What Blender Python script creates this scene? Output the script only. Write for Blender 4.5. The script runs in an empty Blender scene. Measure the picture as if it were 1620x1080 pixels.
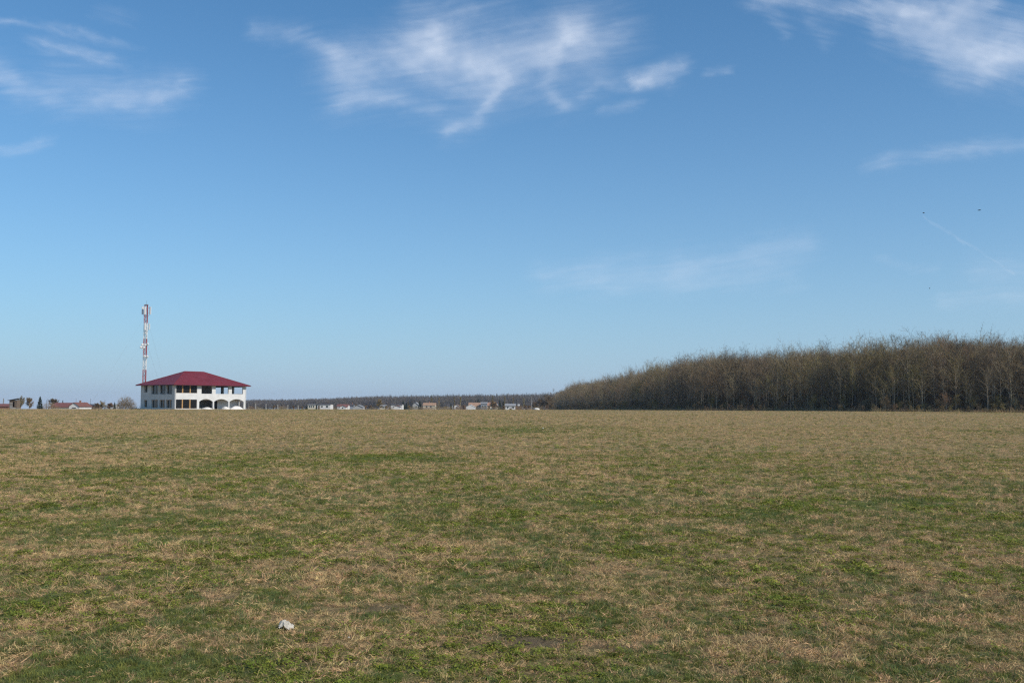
import bpy, bmesh, math, random
import numpy as np
from mathutils import Vector, Matrix

S = bpy.context.scene
COL = S.collection
PI = math.pi
R = math.radians

# ------------------------------------------------------------------ camera
EYE = 1.6
PITCH, ROLL, FPX = 3.56, 0.177, 1575.0
cam = bpy.data.cameras.new('camera')
cam.lens, cam.sensor_width = 35.0, 36.0
cam.clip_start, cam.clip_end = 0.1, 120000.0
camo = bpy.data.objects.new('camera', cam)
COL.objects.link(camo)
CM = Matrix.Rotation(R(90 + PITCH), 4, 'X') @ Matrix.Rotation(R(ROLL), 4, 'Z')
camo.matrix_world = Matrix.Translation((0, 0, EYE)) @ CM
S.camera = camo

# ------------------------------------------------------------------ sky and sun
HAZE = 0.0001
SUN_EL, SUN_AZ = 38.0, 121.0          # azimuth clockwise from the view direction (+Y)
W = bpy.data.worlds.new('World')
S.world = W
W.use_nodes = True
wn = W.node_tree
bg = wn.nodes['Background']
sky = wn.nodes.new('ShaderNodeTexSky')
sky.sky_type = 'NISHITA'
sky.sun_disc = False
sky.sun_elevation, sky.sun_rotation = R(SUN_EL), R(SUN_AZ)
sky.air_density, sky.dust_density, sky.ozone_density = 1.0, 0.0, 3.0
wb = wn.nodes.new('ShaderNodeMix'); wb.data_type = 'RGBA'; wb.blend_type = 'MULTIPLY'
wb.inputs[0].default_value = 1.0
wb.inputs[7].default_value = (0.50, 0.995, 1.235, 1)
tc = wn.nodes.new('ShaderNodeTexCoord')
sep = wn.nodes.new('ShaderNodeSeparateXYZ')
mx = wn.nodes.new('ShaderNodeMath'); mx.operation = 'MAXIMUM'; mx.inputs[1].default_value = 0.0
ml = wn.nodes.new('ShaderNodeMath'); ml.operation = 'MULTIPLY'; ml.inputs[1].default_value = -1 / 0.15
ex = wn.nodes.new('ShaderNodeMath'); ex.operation = 'EXPONENT'
hz = wn.nodes.new('ShaderNodeMix'); hz.data_type = 'RGBA'
hz.inputs[7].default_value = (4.1, 5.28, 6.95, 1)     # low haze layer, the same all round
L = wn.links.new
L(sky.outputs[0], wb.inputs[6]); L(tc.outputs['Generated'], sep.inputs[0]); L(sep.outputs['Z'], mx.inputs[0])
L(mx.outputs[0], ml.inputs[0]); L(ml.outputs[0], ex.inputs[0]); L(ex.outputs[0], hz.inputs[0])
L(wb.outputs[2], hz.inputs[6]); L(hz.outputs[2], bg.inputs['Color'])
bg.inputs['Strength'].default_value = 0.1

sun = bpy.data.lights.new('sun', 'SUN')
sun.energy, sun.angle, sun.color = 4.1, R(0.5), (1.0, 0.93, 0.81)
suno = bpy.data.objects.new('sun', sun)
COL.objects.link(suno)
sd = Vector((math.sin(R(SUN_AZ)) * math.cos(R(SUN_EL)), math.cos(R(SUN_AZ)) * math.cos(R(SUN_EL)), math.sin(R(SUN_EL))))
suno.rotation_euler = sd.to_track_quat('Z', 'Y').to_euler()
suno.location = (60, -40, 200)

S.view_settings.view_transform = 'Standard'
S.view_settings.look = 'None'
S.view_settings.exposure = 0.0
S.view_settings.gamma = 1.0
S.view_settings.use_curve_mapping = False
S.render.engine = 'CYCLES'
S.cycles.transparent_max_bounces = 24
S.cycles.max_bounces = 6
S.cycles.use_denoising = False
S.cycles.filter_width = 1.3

# ------------------------------------------------------------------ helpers
def terrain(x, y):
    """Height of the land: level field, then a gentle fall beyond about 250 m."""
    x = np.asarray(x, float); y = np.asarray(y, float)
    d = np.hypot(x, y)
    z = -0.0063 * 25 * np.logaddexp(0, (d - 255) / 25)
    und = 0.05 * np.sin(x / 17.0 + 1.3) * np.sin(y / 41.0) + 0.03 * np.sin(x / 7.3 + y / 19)
    und = und * np.clip((d - 60) / 120, 0, 1)
    return z + und

def hz_y(px):
    return 638.0 + (px - 810.0) * math.tan(R(ROLL))

def at(px, d):
    """Ground point at distance d (m) along the view axis, in the direction of photo column px."""
    x = (px - 810.0) / FPX * d
    return x, d, float(terrain(x, d))

def top_z(px, py, d):
    return EYE + (hz_y(px) - py) / FPX * d

def wid(npx, d):
    return npx / FPX * d

def vhash(ix, iy, seed):
    h = (ix.astype(np.int64) * 374761393 + iy.astype(np.int64) * 668265263 + seed * 982451653) & 0xFFFFFFFF
    h = ((h ^ (h >> 13)) * 1274126177) & 0xFFFFFFFF
    return ((h ^ (h >> 16)) & 0xFFFF) / 65535.0

def vnoise(x, y, seed=0):
    ix = np.floor(x); iy = np.floor(y)
    fx = x - ix; fy = y - iy
    fx = fx * fx * (3 - 2 * fx); fy = fy * fy * (3 - 2 * fy)
    ix = ix.astype(np.int64); iy = iy.astype(np.int64)
    a = vhash(ix, iy, seed); b = vhash(ix + 1, iy, seed)
    c = vhash(ix, iy + 1, seed); d = vhash(ix + 1, iy + 1, seed)
    return (a * (1 - fx) + b * fx) * (1 - fy) + (c * (1 - fx) + d * fx) * fy

def fbm(x, y, seed=0, octs=4, gain=0.5):
    s = 0.0; a = 1.0; t = 0.0
    for o in range(octs):
        s = s + a * vnoise(x * 2 ** o + 17.3 * o, y * 2 ** o - 9.1 * o, seed + o)
        t += a; a *= gain
    return s / t

class MB:
    """Collects vertices and faces of one mesh."""
    def __init__(s):
        s.v = []; s.f = []; s.n = 0
    def add(s, verts, faces):
        verts = np.asarray(verts, float).reshape(-1, 3)
        s.v.append(verts)
        s.f.extend([tuple(int(i) + s.n for i in f) for f in faces])
        s.n += len(verts)
    def box(s, x0, x1, y0, y1, z0, z1):
        v = [(x, y, z) for z in (z0, z1) for y in (y0, y1) for x in (x0, x1)]
        s.add(v, [(0, 2, 3, 1), (4, 5, 7, 6), (0, 1, 5, 4), (2, 6, 7, 3), (0, 4, 6, 2), (1, 3, 7, 5)])
    def tube(s, pts, rad, k=6, cap=True):
        pts = np.asarray(pts, float); n = len(pts)
        rad = np.broadcast_to(np.asarray(rad, float), (n,))
        t = np.gradient(pts, axis=0)
        t /= np.linalg.norm(t, axis=1)[:, None] + 1e-9
        ref = np.array([0, 0, 1.0]) if abs(t[0, 2]) < 0.8 else np.array([1.0, 0, 0])
        a = np.cross(t, ref); a /= np.linalg.norm(a, axis=1)[:, None] + 1e-9
        b = np.cross(t, a)
        ang = np.arange(k) * 2 * PI / k
        v = pts[:, None, :] + rad[:, None, None] * (np.cos(ang)[None, :, None] * a[:, None, :] + np.sin(ang)[None, :, None] * b[:, None, :])
        f = []
        for i in range(n - 1):
            for j in range(k):
                j2 = (j + 1) % k
                f.append((i * k + j, i * k + j2, (i + 1) * k + j2, (i + 1) * k + j))
        if cap:
            f.append(tuple(range(k))[::-1]); f.append(tuple((n - 1) * k + j for j in range(k)))
        s.add(v.reshape(-1, 3), f)
    def prism(s, poly, axis, a0, a1):
        """poly: 2-D outline; extruded along axis 0/1/2 from a0 to a1."""
        n = len(poly); v = []
        for a in (a0, a1):
            for p, q in poly:
                v.append([(a, p, q), (p, a, q), (p, q, a)][axis])
        f = [tuple(range(n))[::-1], tuple(range(n, 2 * n))]
        for i in range(n):
            j = (i + 1) % n
            f.append((i, j, n + j, n + i))
        s.add(v, f)
    def tris(s, V):
        """V: (N,3,3) loose triangles."""
        V = np.asarray(V); m = len(V)
        s.v.append(V.reshape(-1, 3))
        idx = np.arange(m * 3).reshape(m, 3) + s.n
        s.f.extend(map(tuple, idx.tolist()))
        s.n += m * 3
    def mesh(s, name, mat=None, smooth=False, fix=True):
        me = bpy.data.meshes.new(name)
        me.from_pydata(np.concatenate(s.v).tolist() if s.v else [], [], s.f)
        if fix and s.n < 6000:
            bm = bmesh.new(); bm.from_mesh(me); bmesh.ops.recalc_face_normals(bm, faces=bm.faces[:]); bm.to_mesh(me); bm.free()
        if mat: me.materials.append(mat)
        if smooth: me.polygons.foreach_set('use_smooth', [True] * len(me.polygons))
        me.update()
        return me

def link(name, data, parent=None, loc=None, rotz=0.0):
    o = bpy.data.objects.new(name, data)
    COL.objects.link(o)
    if parent: o.parent = parent
    if loc is not None: o.location = loc
    if rotz: o.rotation_euler = (0, 0, rotz)
    return o

def tag(o, label, cat=None, group=None, kind=None):
    o['label'] = label
    if cat: o['category'] = cat
    if group: o['group'] = group
    if kind: o['kind'] = kind
    return o

def thing(name, label, cat, loc, rotz=0.0, group=None):
    return tag(link(name, None, None, loc, rotz), label, cat, group)

def part(name, mb, mat, parent, smooth=False):
    return link(name, mb.mesh(name, mat, smooth), parent)

# ------------------------------------------------------------------ materials
def mat(name, c, rough=0.8, var=0.0, scale=4.0, bump=0.0, bscale=20.0, rnd=0.0, metal=0.0, c2=None, coords='Object'):
    m = bpy.data.materials.new(name); m.use_nodes = True
    nt = m.node_tree; b = nt.nodes['Principled BSDF']; l = nt.links.new
    b.inputs['Roughness'].default_value = rough
    b.inputs['Metallic'].default_value = metal
    b.inputs['Specular IOR Level'].default_value = 0.25
    b.inputs['Base Color'].default_value = (*c, 1)
    t = nt.nodes.new('ShaderNodeTexCoord')
    out = None
    if var or c2:
        n = nt.nodes.new('ShaderNodeTexNoise'); n.inputs['Scale'].default_value = scale; n.inputs['Detail'].default_value = 5
        l(t.outputs[coords], n.inputs['Vector'])
        r = nt.nodes.new('ShaderNodeMapRange'); r.inputs[1].default_value = 0.3; r.inputs[2].default_value = 0.7
        l(n.outputs[0], r.inputs[0])
        mi = nt.nodes.new('ShaderNodeMix'); mi.data_type = 'RGBA'
        mi.inputs[6].default_value = (*(x * (1 - var) for x in c), 1)
        mi.inputs[7].default_value = (*(c2 or tuple(x * (1 + var) for x in c)), 1)
        l(r.outputs[0], mi.inputs[0]); out = mi.outputs[2]
    if rnd:
        oi = nt.nodes.new('ShaderNodeObjectInfo')
        h = nt.nodes.new('ShaderNodeHueSaturation')
        r1 = nt.nodes.new('ShaderNodeMapRange'); r1.inputs[3].default_value = 1 - rnd; r1.inputs[4].default_value = 1 + rnd
        l(oi.outputs['Random'], r1.inputs[0]); l(r1.outputs[0], h.inputs['Value'])
        mm = nt.nodes.new('ShaderNodeMath'); mm.operation = 'MULTIPLY'; mm.inputs[1].default_value = 7.31
        fr = nt.nodes.new('ShaderNodeMath'); fr.operation = 'FRACT'
        r2 = nt.nodes.new('ShaderNodeMapRange'); r2.inputs[3].default_value = 0.5 - rnd * 0.06; r2.inputs[4].default_value = 0.5 + rnd * 0.06
        l(oi.outputs['Random'], mm.inputs[0]); l(mm.outputs[0], fr.inputs[0]); l(fr.outputs[0], r2.inputs[0]); l(r2.outputs[0], h.inputs['Hue'])
        if out: l(out, h.inputs['Color'])
        else: h.inputs['Color'].default_value = (*c, 1)
        out = h.outputs[0]
    if out: l(out, b.inputs['Base Color'])
    if bump:
        n2 = nt.nodes.new('ShaderNodeTexNoise'); n2.inputs['Scale'].default_value = bscale; n2.inputs['Detail'].default_value = 6
        l(t.outputs[coords], n2.inputs['Vector'])
        bp = nt.nodes.new('ShaderNodeBump'); bp.inputs['Strength'].default_value = bump
        l(n2.outputs[0], bp.inputs['Height']); l(bp.outputs[0], b.inputs['Normal'])
    return m

def leafmat(name, c, rnd=0.3, trans=0.35, c2=None):
    """Thin blades: diffuse plus light passing through."""
    m = mat(name, c, 0.75, rnd=rnd, var=0.25, scale=9.0, c2=c2)
    nt = m.node_tree; b = nt.nodes['Principled BSDF']; l = nt.links.new
    src = b.inputs['Base Color'].links[0].from_socket
    tr = nt.nodes.new('ShaderNodeBsdfTranslucent'); l(src, tr.inputs['Color'])
    ms = nt.nodes.new('ShaderNodeMixShader'); ms.inputs[0].default_value = trans
    l(b.outputs[0], ms.inputs[1]); l(tr.outputs[0], ms.inputs[2])
    l(ms.outputs[0], nt.nodes['Material Output'].inputs['Surface'])
    return m

M = {}
M['bark'] = mat('bark', (0.36, 0.29, 0.20), 0.9, var=0.35, scale=2.0, rnd=0.25)
M['bark_dark'] = mat('bark_dark', (0.055, 0.048, 0.04), 0.9, var=0.3, scale=2.0)
M['bark_pale'] = mat('bark_pale', (0.46, 0.42, 0.33), 0.8, var=0.25, scale=1.5)
M['twig_grey'] = mat('twig_grey', (0.25, 0.19, 0.11), 0.9, rnd=0.3)
M['twig_olive'] = mat('twig_olive', (0.28, 0.215, 0.085), 0.9, rnd=0.25)
M['twig_rust'] = mat('twig_rust', (0.28, 0.185, 0.10), 0.9, rnd=0.25)
M['twig_dark'] = mat('twig_dark', (0.11, 0.088, 0.06), 0.9, rnd=0.25)
M['twig_far'] = mat('twig_far', (0.17, 0.14, 0.115), 0.9, rnd=0.3)
M['needle'] = mat('needle', (0.03, 0.048, 0.03), 0.8, var=0.3, scale=3, rnd=0.2)
M['plaster'] = mat('plaster', (0.64, 0.635, 0.62), 0.9, var=0.10, scale=0.6, bump=0.05)
M['render_coat'] = mat('render_coat', (0.62, 0.60, 0.56), 0.9, var=0.08, scale=0.6, bump=0.08)
M['concrete'] = mat('concrete', (0.36, 0.345, 0.32), 0.9, var=0.15, scale=1.2, bump=0.1)
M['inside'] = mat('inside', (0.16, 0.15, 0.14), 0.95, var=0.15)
M['brick_red'] = mat('brick_red', (0.30, 0.16, 0.11), 0.9, var=0.2, scale=5)
M['timber'] = mat('timber', (0.46, 0.27, 0.11), 0.6, var=0.2, scale=3)
M['old_wood'] = mat('old_wood', (0.16, 0.12, 0.09), 0.85, var=0.3, scale=3)
M['soffit'] = mat('soffit', (0.10, 0.07, 0.055), 0.8, var=0.2)
M['sheet_red'] = mat('sheet_red', (0.175, 0.026, 0.033), 0.5, var=0.14, scale=0.5)
M['gutter'] = mat('gutter', (0.07, 0.02, 0.025), 0.45)
M['tile_orange'] = mat('tile_orange', (0.36, 0.215, 0.145), 0.85, var=0.25, scale=1.5, rnd=0.15)
M['tile_red'] = mat('tile_red', (0.21, 0.09, 0.075), 0.8, var=0.2, scale=1.0, rnd=0.1)
M['roof_grey'] = mat('roof_grey', (0.30, 0.30, 0.30), 0.8, var=0.15, scale=1.0)
M['roof_dark'] = mat('roof_dark', (0.085, 0.075, 0.075), 0.8, var=0.2, scale=1.0)
M['white'] = mat('white', (0.66, 0.655, 0.64), 0.8, var=0.05)
M['cream'] = mat('cream', (0.60, 0.54, 0.44), 0.85, var=0.08)
M['grey'] = mat('grey', (0.40, 0.40, 0.40), 0.85, var=0.1)
M['blue_grey'] = mat('blue_grey', (0.27, 0.30, 0.35), 0.8, var=0.1)
M['steel_white'] = mat('steel_white', (0.78, 0.77, 0.75), 0.5)
M['steel_red'] = mat('steel_red', (0.38, 0.085, 0.09), 0.5)
M['steel_grey'] = mat('steel_grey', (0.22, 0.22, 0.23), 0.5, metal=0.3)
M['panel_white'] = mat('panel_white', (0.74, 0.74, 0.73), 0.45)
M['black'] = mat('black', (0.02, 0.02, 0.02), 0.6)
M['glass'] = mat('glass', (0.035, 0.05, 0.05), 0.08)
M['glass'].node_tree.nodes['Principled BSDF'].inputs['Specular IOR Level'].default_value = 0.8
M['dark_pane'] = mat('dark_pane', (0.012, 0.012, 0.012), 0.3)
M['paper'] = mat('paper', (0.47, 0.43, 0.36), 0.8, var=0.25, scale=40)
M['sand'] = mat('sand', (0.74, 0.71, 0.66), 0.95, var=0.1, scale=2, bump=0.2)
M['straw'] = leafmat('straw', (0.60, 0.415, 0.205), 0.36, 0.25)
M['straw_grey'] = leafmat('straw_grey', (0.36, 0.265, 0.14), 0.3, 0.2)
M['blade'] = leafmat('blade', (0.175, 0.20, 0.045), 0.45, 0.35, c2=(0.27, 0.275, 0.065))
M['weed'] = leafmat('weed', (0.19, 0.24, 0.03), 0.4, 0.35, c2=(0.30, 0.32, 0.05))
M['blade_blue'] = leafmat('blade_blue', (0.155, 0.20, 0.07), 0.3, 0.3)

def sheet_bump(m, freq):
    nt = m.node_tree; b = nt.nodes['Principled BSDF']; l = nt.links.new
    t = nt.nodes.new('ShaderNodeTexCoord'); w = nt.nodes.new('ShaderNodeTexWave')
    w.inputs['Scale'].default_value = freq; l(t.outputs['Object'], w.inputs[0])
    bp = nt.nodes.new('ShaderNodeBump'); bp.inputs['Strength'].default_value = 0.25; bp.inputs['Distance'].default_value = 0.03
    l(w.outputs[1], bp.inputs['Height']); l(bp.outputs[0], b.inputs['Normal'])
sheet_bump(M['sheet_red'], 1.6)

# ------------------------------------------------------------------ the ground
GREEN_BLOBS = [  # photo column, distance, half width (m), half depth (m), strength
    (640, 28.5, 1.6, 2.0, .5), (575, 29, .9, 1.4, .35), (835, 62, 2.2, 7, .5), (760, 62, 2.0, 5, .25), (930, 68, 2.2, 6, .25),
    (1560, 60, 2, 5, .3), (420, 30, 1.5, 2.5, .25), (330, 24, 1.4, 2, .25), (140, 22, 1.4, 2, .2), (540, 70, 3, 5, .22),
    (240, 45, 3, 5, .22), (90, 44, 3, 5, .2), (1180, 15, .9, 1.2, .25), (1420, 17, .9, 1.2, .2), (1260, 8.0, .45, .4, .3), (760, 9, .5, .5, .2),
    (200, 6.2, .7, .35, .35), (330, 6.0, .6, .3, .3), (640, 5.9, .45, .3, .3), (960, 6.0, .4, .3, .25), (1500, 6.0, .5, .3, .3), (1230, 6.0, .4, .25, .3),
    (60, 8, .7, .6, .25), (310, 7.6, .4, .35, .3), (420, 8.3, .25, .25, .4), (100, 12, .9, .8, .25)]
def greenness(x, y):
    """Share of living green in the turf, 0..1 (the rest is dry stubble)."""
    d = np.hypot(x, y)
    g = 0.27 * np.exp(-d / 32.0) + 0.22
    g = g + 0.26 * (fbm(x / 6.0 + 31, y / 8.0 + 5, 3, 3) - 0.5) + 0.34 * (fbm(x / 1.5, y / 1.6, 11, 3) - 0.5) + 0.75 * (fbm(x / .34, y / .36, 19, 2) - .5)
    g = g + 0.3 * (fbm(x / 24.0 + 3, y / 60.0, 7, 2) - 0.5)
    g = g - 0.0035 * np.clip(x, -20, 40) * np.exp(-d / 40)
    for px, dd, sx, sy, a in GREEN_BLOBS:
        cx, cy, _ = at(px, dd)
        g = g + a * .8 * np.exp(-(((x - cx) / sx) ** 2 + ((y - cy) / sy) ** 2))
    g = g - .10 * np.exp(-(((x - 4.5) / 3.5) ** 2 + ((y - 9) / 3.5) ** 2))
    return np.clip(g, 0, 1)
SOIL_BLOBS = [(620, 7.95, .3, .18), (800, 6.9, .42, .14), (880, 6.75, .45, .14), (1150, 6.1, .35, .12), (600, 6.35, .35, .12), (480, 6.2, .3, .1), (300, 8.6, .5, .2), (380, 8.3, .35, .15), (1080, 6.9, .3, .15)]
def bareness(x, y):
    b = 1.9 * (fbm(x / .9 + 3, y / .7, 23, 3) - 0.66)
    b = b + .22 * np.exp(-(((x - 3.2) / 2.2) ** 2 + ((y - 7.6) / 2.2) ** 2))
    for px, dd, sx, sy in SOIL_BLOBS:
        cx, cy, _ = at(px, dd)
        b = b + 0.72 * np.exp(-(((x - cx) / sx) ** 2 + ((y - cy) / sy) ** 2))
    return np.clip(b, 0, 1)

def build_ground():
    rr = [0.0, 1.2]
    while rr[-1] < 3000: rr.append(rr[-1] * (1.013 if 3 < rr[-1] < 60 else 1.03 if rr[-1] < 320 else 1.1) + 0.01)
    rr = np.array(rr)
    front = np.linspace(-46, 46, 250)
    rest = np.linspace(46, 314, 40)[1:-1]
    az = R(1) * np.concatenate([front, rest])
    n, k = len(rr), len(az)
    x = rr[:, None] * np.sin(az)[None]; y = rr[:, None] * np.cos(az)[None]
    z = terrain(x, y)
    d = np.hypot(x, y)
    z = z + (0.05 * (fbm(x / .8, y / .8, 41, 3) - .5)) * np.clip(1 - d / 50, 0, 1)
    v = np.stack([x, y, z], -1).reshape(-1, 3)
    i = np.arange(n - 1)[:, None] * k; j = np.arange(k)[None]; j2 = (j + 1) % k
    f = np.stack([i + j, i + k + j, i + k + j2, i + j2], -1).reshape(-1, 4)
    me = bpy.data.meshes.new('field')
    me.from_pydata(v.tolist(), [], f.tolist())
    bm = bmesh.new(); bm.from_mesh(me)
    bmesh.ops.remove_doubles(bm, verts=bm.verts[:k], dist=1e-5)
    bm.to_mesh(me); bm.free()
    co = np.empty(len(me.vertices) * 3); me.vertices.foreach_get('co', co); co = co.reshape(-1, 3)
    for nm, fn in (('green', greenness), ('bare', bareness)):
        a = me.attributes.new(nm, 'FLOAT', 'POINT'); a.data.foreach_set('value', fn(co[:, 0], co[:, 1]).astype(np.float32))
    me.polygons.foreach_set('use_smooth', [True] * len(me.polygons))
    m = bpy.data.materials.new('turf'); m.use_nodes = True
    nt = m.node_tree; b = nt.nodes['Principled BSDF']; l = nt.links.new
    b.inputs['Roughness'].default_value = 0.95; b.inputs['Specular IOR Level'].default_value = 0.1
    N = nt.nodes.new
    t = N('ShaderNodeTexCoord')
    def noise(sc, det=6, rough=.6, vec=None):
        q = N('ShaderNodeTexNoise'); q.inputs['Scale'].default_value = sc; q.inputs['Detail'].default_value = det; q.inputs['Roughness'].default_value = rough
        l(vec or t.outputs['Object'], q.inputs['Vector']); return q.outputs[0]
    def mrange(s_, a, c, lo=0., hi=1.):
        q = N('ShaderNodeMapRange'); l(s_, q.inputs[0])
        for i_, val in zip((1, 2, 3, 4), (a, c, lo, hi)): q.inputs[i_].default_value = val
        return q.outputs[0]
    def mix(fac, c0, c1):
        q = N('ShaderNodeMix'); q.data_type = 'RGBA'; l(fac, q.inputs[0])
        for i_, c in ((6, c0), (7, c1)):
            if isinstance(c, tuple): q.inputs[i_].default_value = (*c, 1)
            else: l(c, q.inputs[i_])
        return q.outputs[2]
    def math_(op, a, c):
        q = N('ShaderNodeMath'); q.operation = op
        for i_, s_ in enumerate((a, c)):
            if isinstance(s_, (int, float)): q.inputs[i_].default_value = s_
            else: l(s_, q.inputs[i_])
        return q.outputs[0]
    ag = N('ShaderNodeAttribute'); ag.attribute_name = 'green'
    ab = N('ShaderNodeAttribute'); ab.attribute_name = 'bare'
    fine = math_('ADD', math_('MULTIPLY', noise(13, 8, .75), .6), math_('MULTIPLY', noise(75, 6, .75), .4)); mid = noise(2.2, 6, .65)
    straw = mix(mrange(fine, .40, .60), (0.11, 0.077, 0.036), (0.52, 0.38, 0.175))  # dark end colours in soil and the shade down in the thatch
    straw = mix(mrange(mid, .4, .7, 0, .5), straw, (0.25, 0.185, 0.08))
    green = mix(mrange(noise(9, 6), .35, .65), (0.095, 0.12, 0.03), (0.19, 0.22, 0.052))
    gfac = math_('ADD', ag.outputs['Fac'], mrange(math_('ADD', math_('MULTIPLY', fine, .5), math_('MULTIPLY', mid, .5)), .3, .7, -.38, .38))
    col = mix(mrange(gfac, .28, .72), straw, green)
    soil = mix(mrange(fine, .35, .65), (0.10, 0.072, 0.045), (0.26, 0.19, 0.12))
    col = mix(ab.outputs['Fac'], col, soil)
    l(col, b.inputs['Base Color'])
    bp = N('ShaderNodeBump'); bp.inputs['Strength'].default_value = 0.9; bp.inputs['Distance'].default_value = 0.05
    hgt = math_('ADD', noise(30, 8, .75), math_('MULTIPLY', noise(5, 5, .6), 1.5))
    l(hgt, bp.inputs['Height']); l(bp.outputs[0], b.inputs['Normal'])
    me.materials.append(m)
    return tag(link('field', me), 'wide flat field of patchy green and straw brown turf', 'field', kind='structure')
build_ground()

# ------------------------------------------------------------------ scattering (uncountable growth only)
def scatter(name, protos, pos, pid, rot, scl, label, cat):
    me = bpy.data.meshes.new(name)
    me.from_pydata(np.asarray(pos, float).tolist(), [], [])
    a = me.attributes.new('pick', 'INT', 'POINT'); a.data.foreach_set('value', np.asarray(pid, np.int32))
    a = me.attributes.new('turn', 'FLOAT_VECTOR', 'POINT'); a.data.foreach_set('vector', np.asarray(rot, np.float32).ravel())
    a = me.attributes.new('grow', 'FLOAT_VECTOR', 'POINT'); a.data.foreach_set('vector', np.asarray(scl, np.float32).ravel())
    src = bpy.data.collections.new(name + '_kinds')
    for i, (pm, nm) in enumerate(protos):
        src.objects.link(bpy.data.objects.new('%s_kind.%03d' % (nm, i) if False else '%s.%03d' % (name + '_kind', i), pm))
    ng = bpy.data.node_groups.new(name + '_scatter', 'GeometryNodeTree')
    ng.interface.new_socket('Geometry', in_out='INPUT', socket_type='NodeSocketGeometry')
    ng.interface.new_socket('Geometry', in_out='OUTPUT', socket_type='NodeSocketGeometry')
    gi = ng.nodes.new('NodeGroupInput'); go = ng.nodes.new('NodeGroupOutput')
    ci = ng.nodes.new('GeometryNodeCollectionInfo'); ci.inputs['Collection'].default_value = src
    ci.inputs['Separate Children'].default_value = True; ci.inputs['Reset Children'].default_value = True
    ip = ng.nodes.new('GeometryNodeInstanceOnPoints'); ip.inputs['Pick Instance'].default_value = True
    def attr(nm, dt):
        q = ng.nodes.new('GeometryNodeInputNamedAttribute'); q.data_type = dt; q.inputs['Name'].default_value = nm
        return [o for o in q.outputs if o.enabled and o.name == 'Attribute'][0]
    l = ng.links.new
    l(gi.outputs[0], ip.inputs['Points']); l(ci.outputs[0], ip.inputs['Instance'])
    l(attr('pick', 'INT'), ip.inputs['Instance Index'])
    e2r = ng.nodes.new('FunctionNodeEulerToRotation')
    l(attr('turn', 'FLOAT_VECTOR'), e2r.inputs[0]); l(e2r.outputs[0], ip.inputs['Rotation'])
    l(attr('grow', 'FLOAT_VECTOR'), ip.inputs['Scale'])
    l(ip.outputs[0], go.inputs[0])
    o = link(name, me)
    mod = o.modifiers.new('scatter', 'NODES'); mod.node_group = ng
    return tag(o, label, cat, kind='stuff')

def blades(rng, n, spread, lmin, lmax, w, lean, curl, m, flat=0.0):
    """A tuft: n ribbons of two segments (quad + tip)."""
    mb = MB()
    V = []
    F = []
    for i in range(n):
        a = rng.uniform(0, 2 * PI); r = spread * math.sqrt(rng.uniform())
        p = np.array([r * math.cos(a), r * math.sin(a), -0.005])
        az = rng.uniform(0, 2 * PI); th = abs(rng.normal(lean, 0.35)); ln = rng.uniform(lmin, lmax); ww = w * rng.uniform(.6, 1.3)
        d1 = np.array([math.sin(th) * math.cos(az), math.sin(th) * math.sin(az), math.cos(th)])
        th2 = th + rng.normal(curl, 0.3); az2 = az + rng.normal(0, .4)
        d2 = np.array([math.sin(th2) * math.cos(az2), math.sin(th2) * math.sin(az2), math.cos(th2)])
        s = np.cross(d1, rng.normal(size=3)); s /= np.linalg.norm(s) + 1e-9
        p1 = p + d1 * ln * .55; p2 = p1 + d2 * ln * .5
        p1[2] = max(p1[2], .004); p2[2] = max(p2[2], .003)
        b = len(V)
        V += [p - s * ww / 2, p + s * ww / 2, p1 + s * ww * .42, p1 - s * ww * .42, p2]
        F += [(b, b + 1, b + 2, b + 3), (b + 3, b + 2, b + 4)]
    mb.add(V, F)
    return mb.mesh('tuft', m, fix=False)

def leaves(rng, n, spread, size, m):
    mb = MB(); V = []; F = []
    for i in range(n):
        a = rng.uniform(0, 2 * PI); r = spread * math.sqrt(rng.uniform()); h = rng.uniform(.005, .035)
        c = np.array([r * math.cos(a), r * math.sin(a), h])
        az = rng.uniform(0, 2 * PI); tl = rng.normal(.25, .3); s = size * rng.uniform(.6, 1.3)
        d = np.array([math.cos(az) * math.cos(tl), math.sin(az) * math.cos(tl), math.sin(tl)])
        q = np.array([-math.sin(az), math.cos(az), rng.normal(0, .3)])
        b = len(V)
        V += [c, c + d * s * .5 + q * s * .32, c + d * s + np.array([0, 0, -.15 * s]), c + d * s * .5 - q * s * .32]
        F += [(b, b + 1, b + 2), (b, b + 2, b + 3)]
    mb.add(V, F)
    return mb.mesh('tuft', m, fix=False)

rng = np.random.default_rng(5)
GREEN = [blades(rng, 34, .055, .03, .075, .0045, .45, .5, M['blade']) for _ in range(3)] + \
        [blades(rng, 30, .06, .03, .09, .004, .5, .6, M['blade_blue']) for _ in range(2)] + \
        [leaves(rng, 34, .075, .028, M['weed']) for _ in range(3)] + [leaves(rng, 30, .07, .024, M['blade']) for _ in range(2)]
DRY = [blades(rng, 26, .06, .03, .09, .0045, .95, .5, M['straw']) for _ in range(3)] + \
      [blades(rng, 22, .075, .04, .11, .006, 1.25, .25, M['straw']) for _ in range(2)] + \
      [blades(rng, 24, .08, .03, .09, .004, 1.3, .2, M['straw_grey']) for _ in range(2)]
TALL = [blades(rng, 9, .035, .08, .17, .0035, .35, .5, M['straw']) for _ in range(2)]
TURF = [(m_, 'grass') for m_ in GREEN + DRY + TALL]
NG, ND, NT = len(GREEN), len(DRY), len(TALL)

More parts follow.
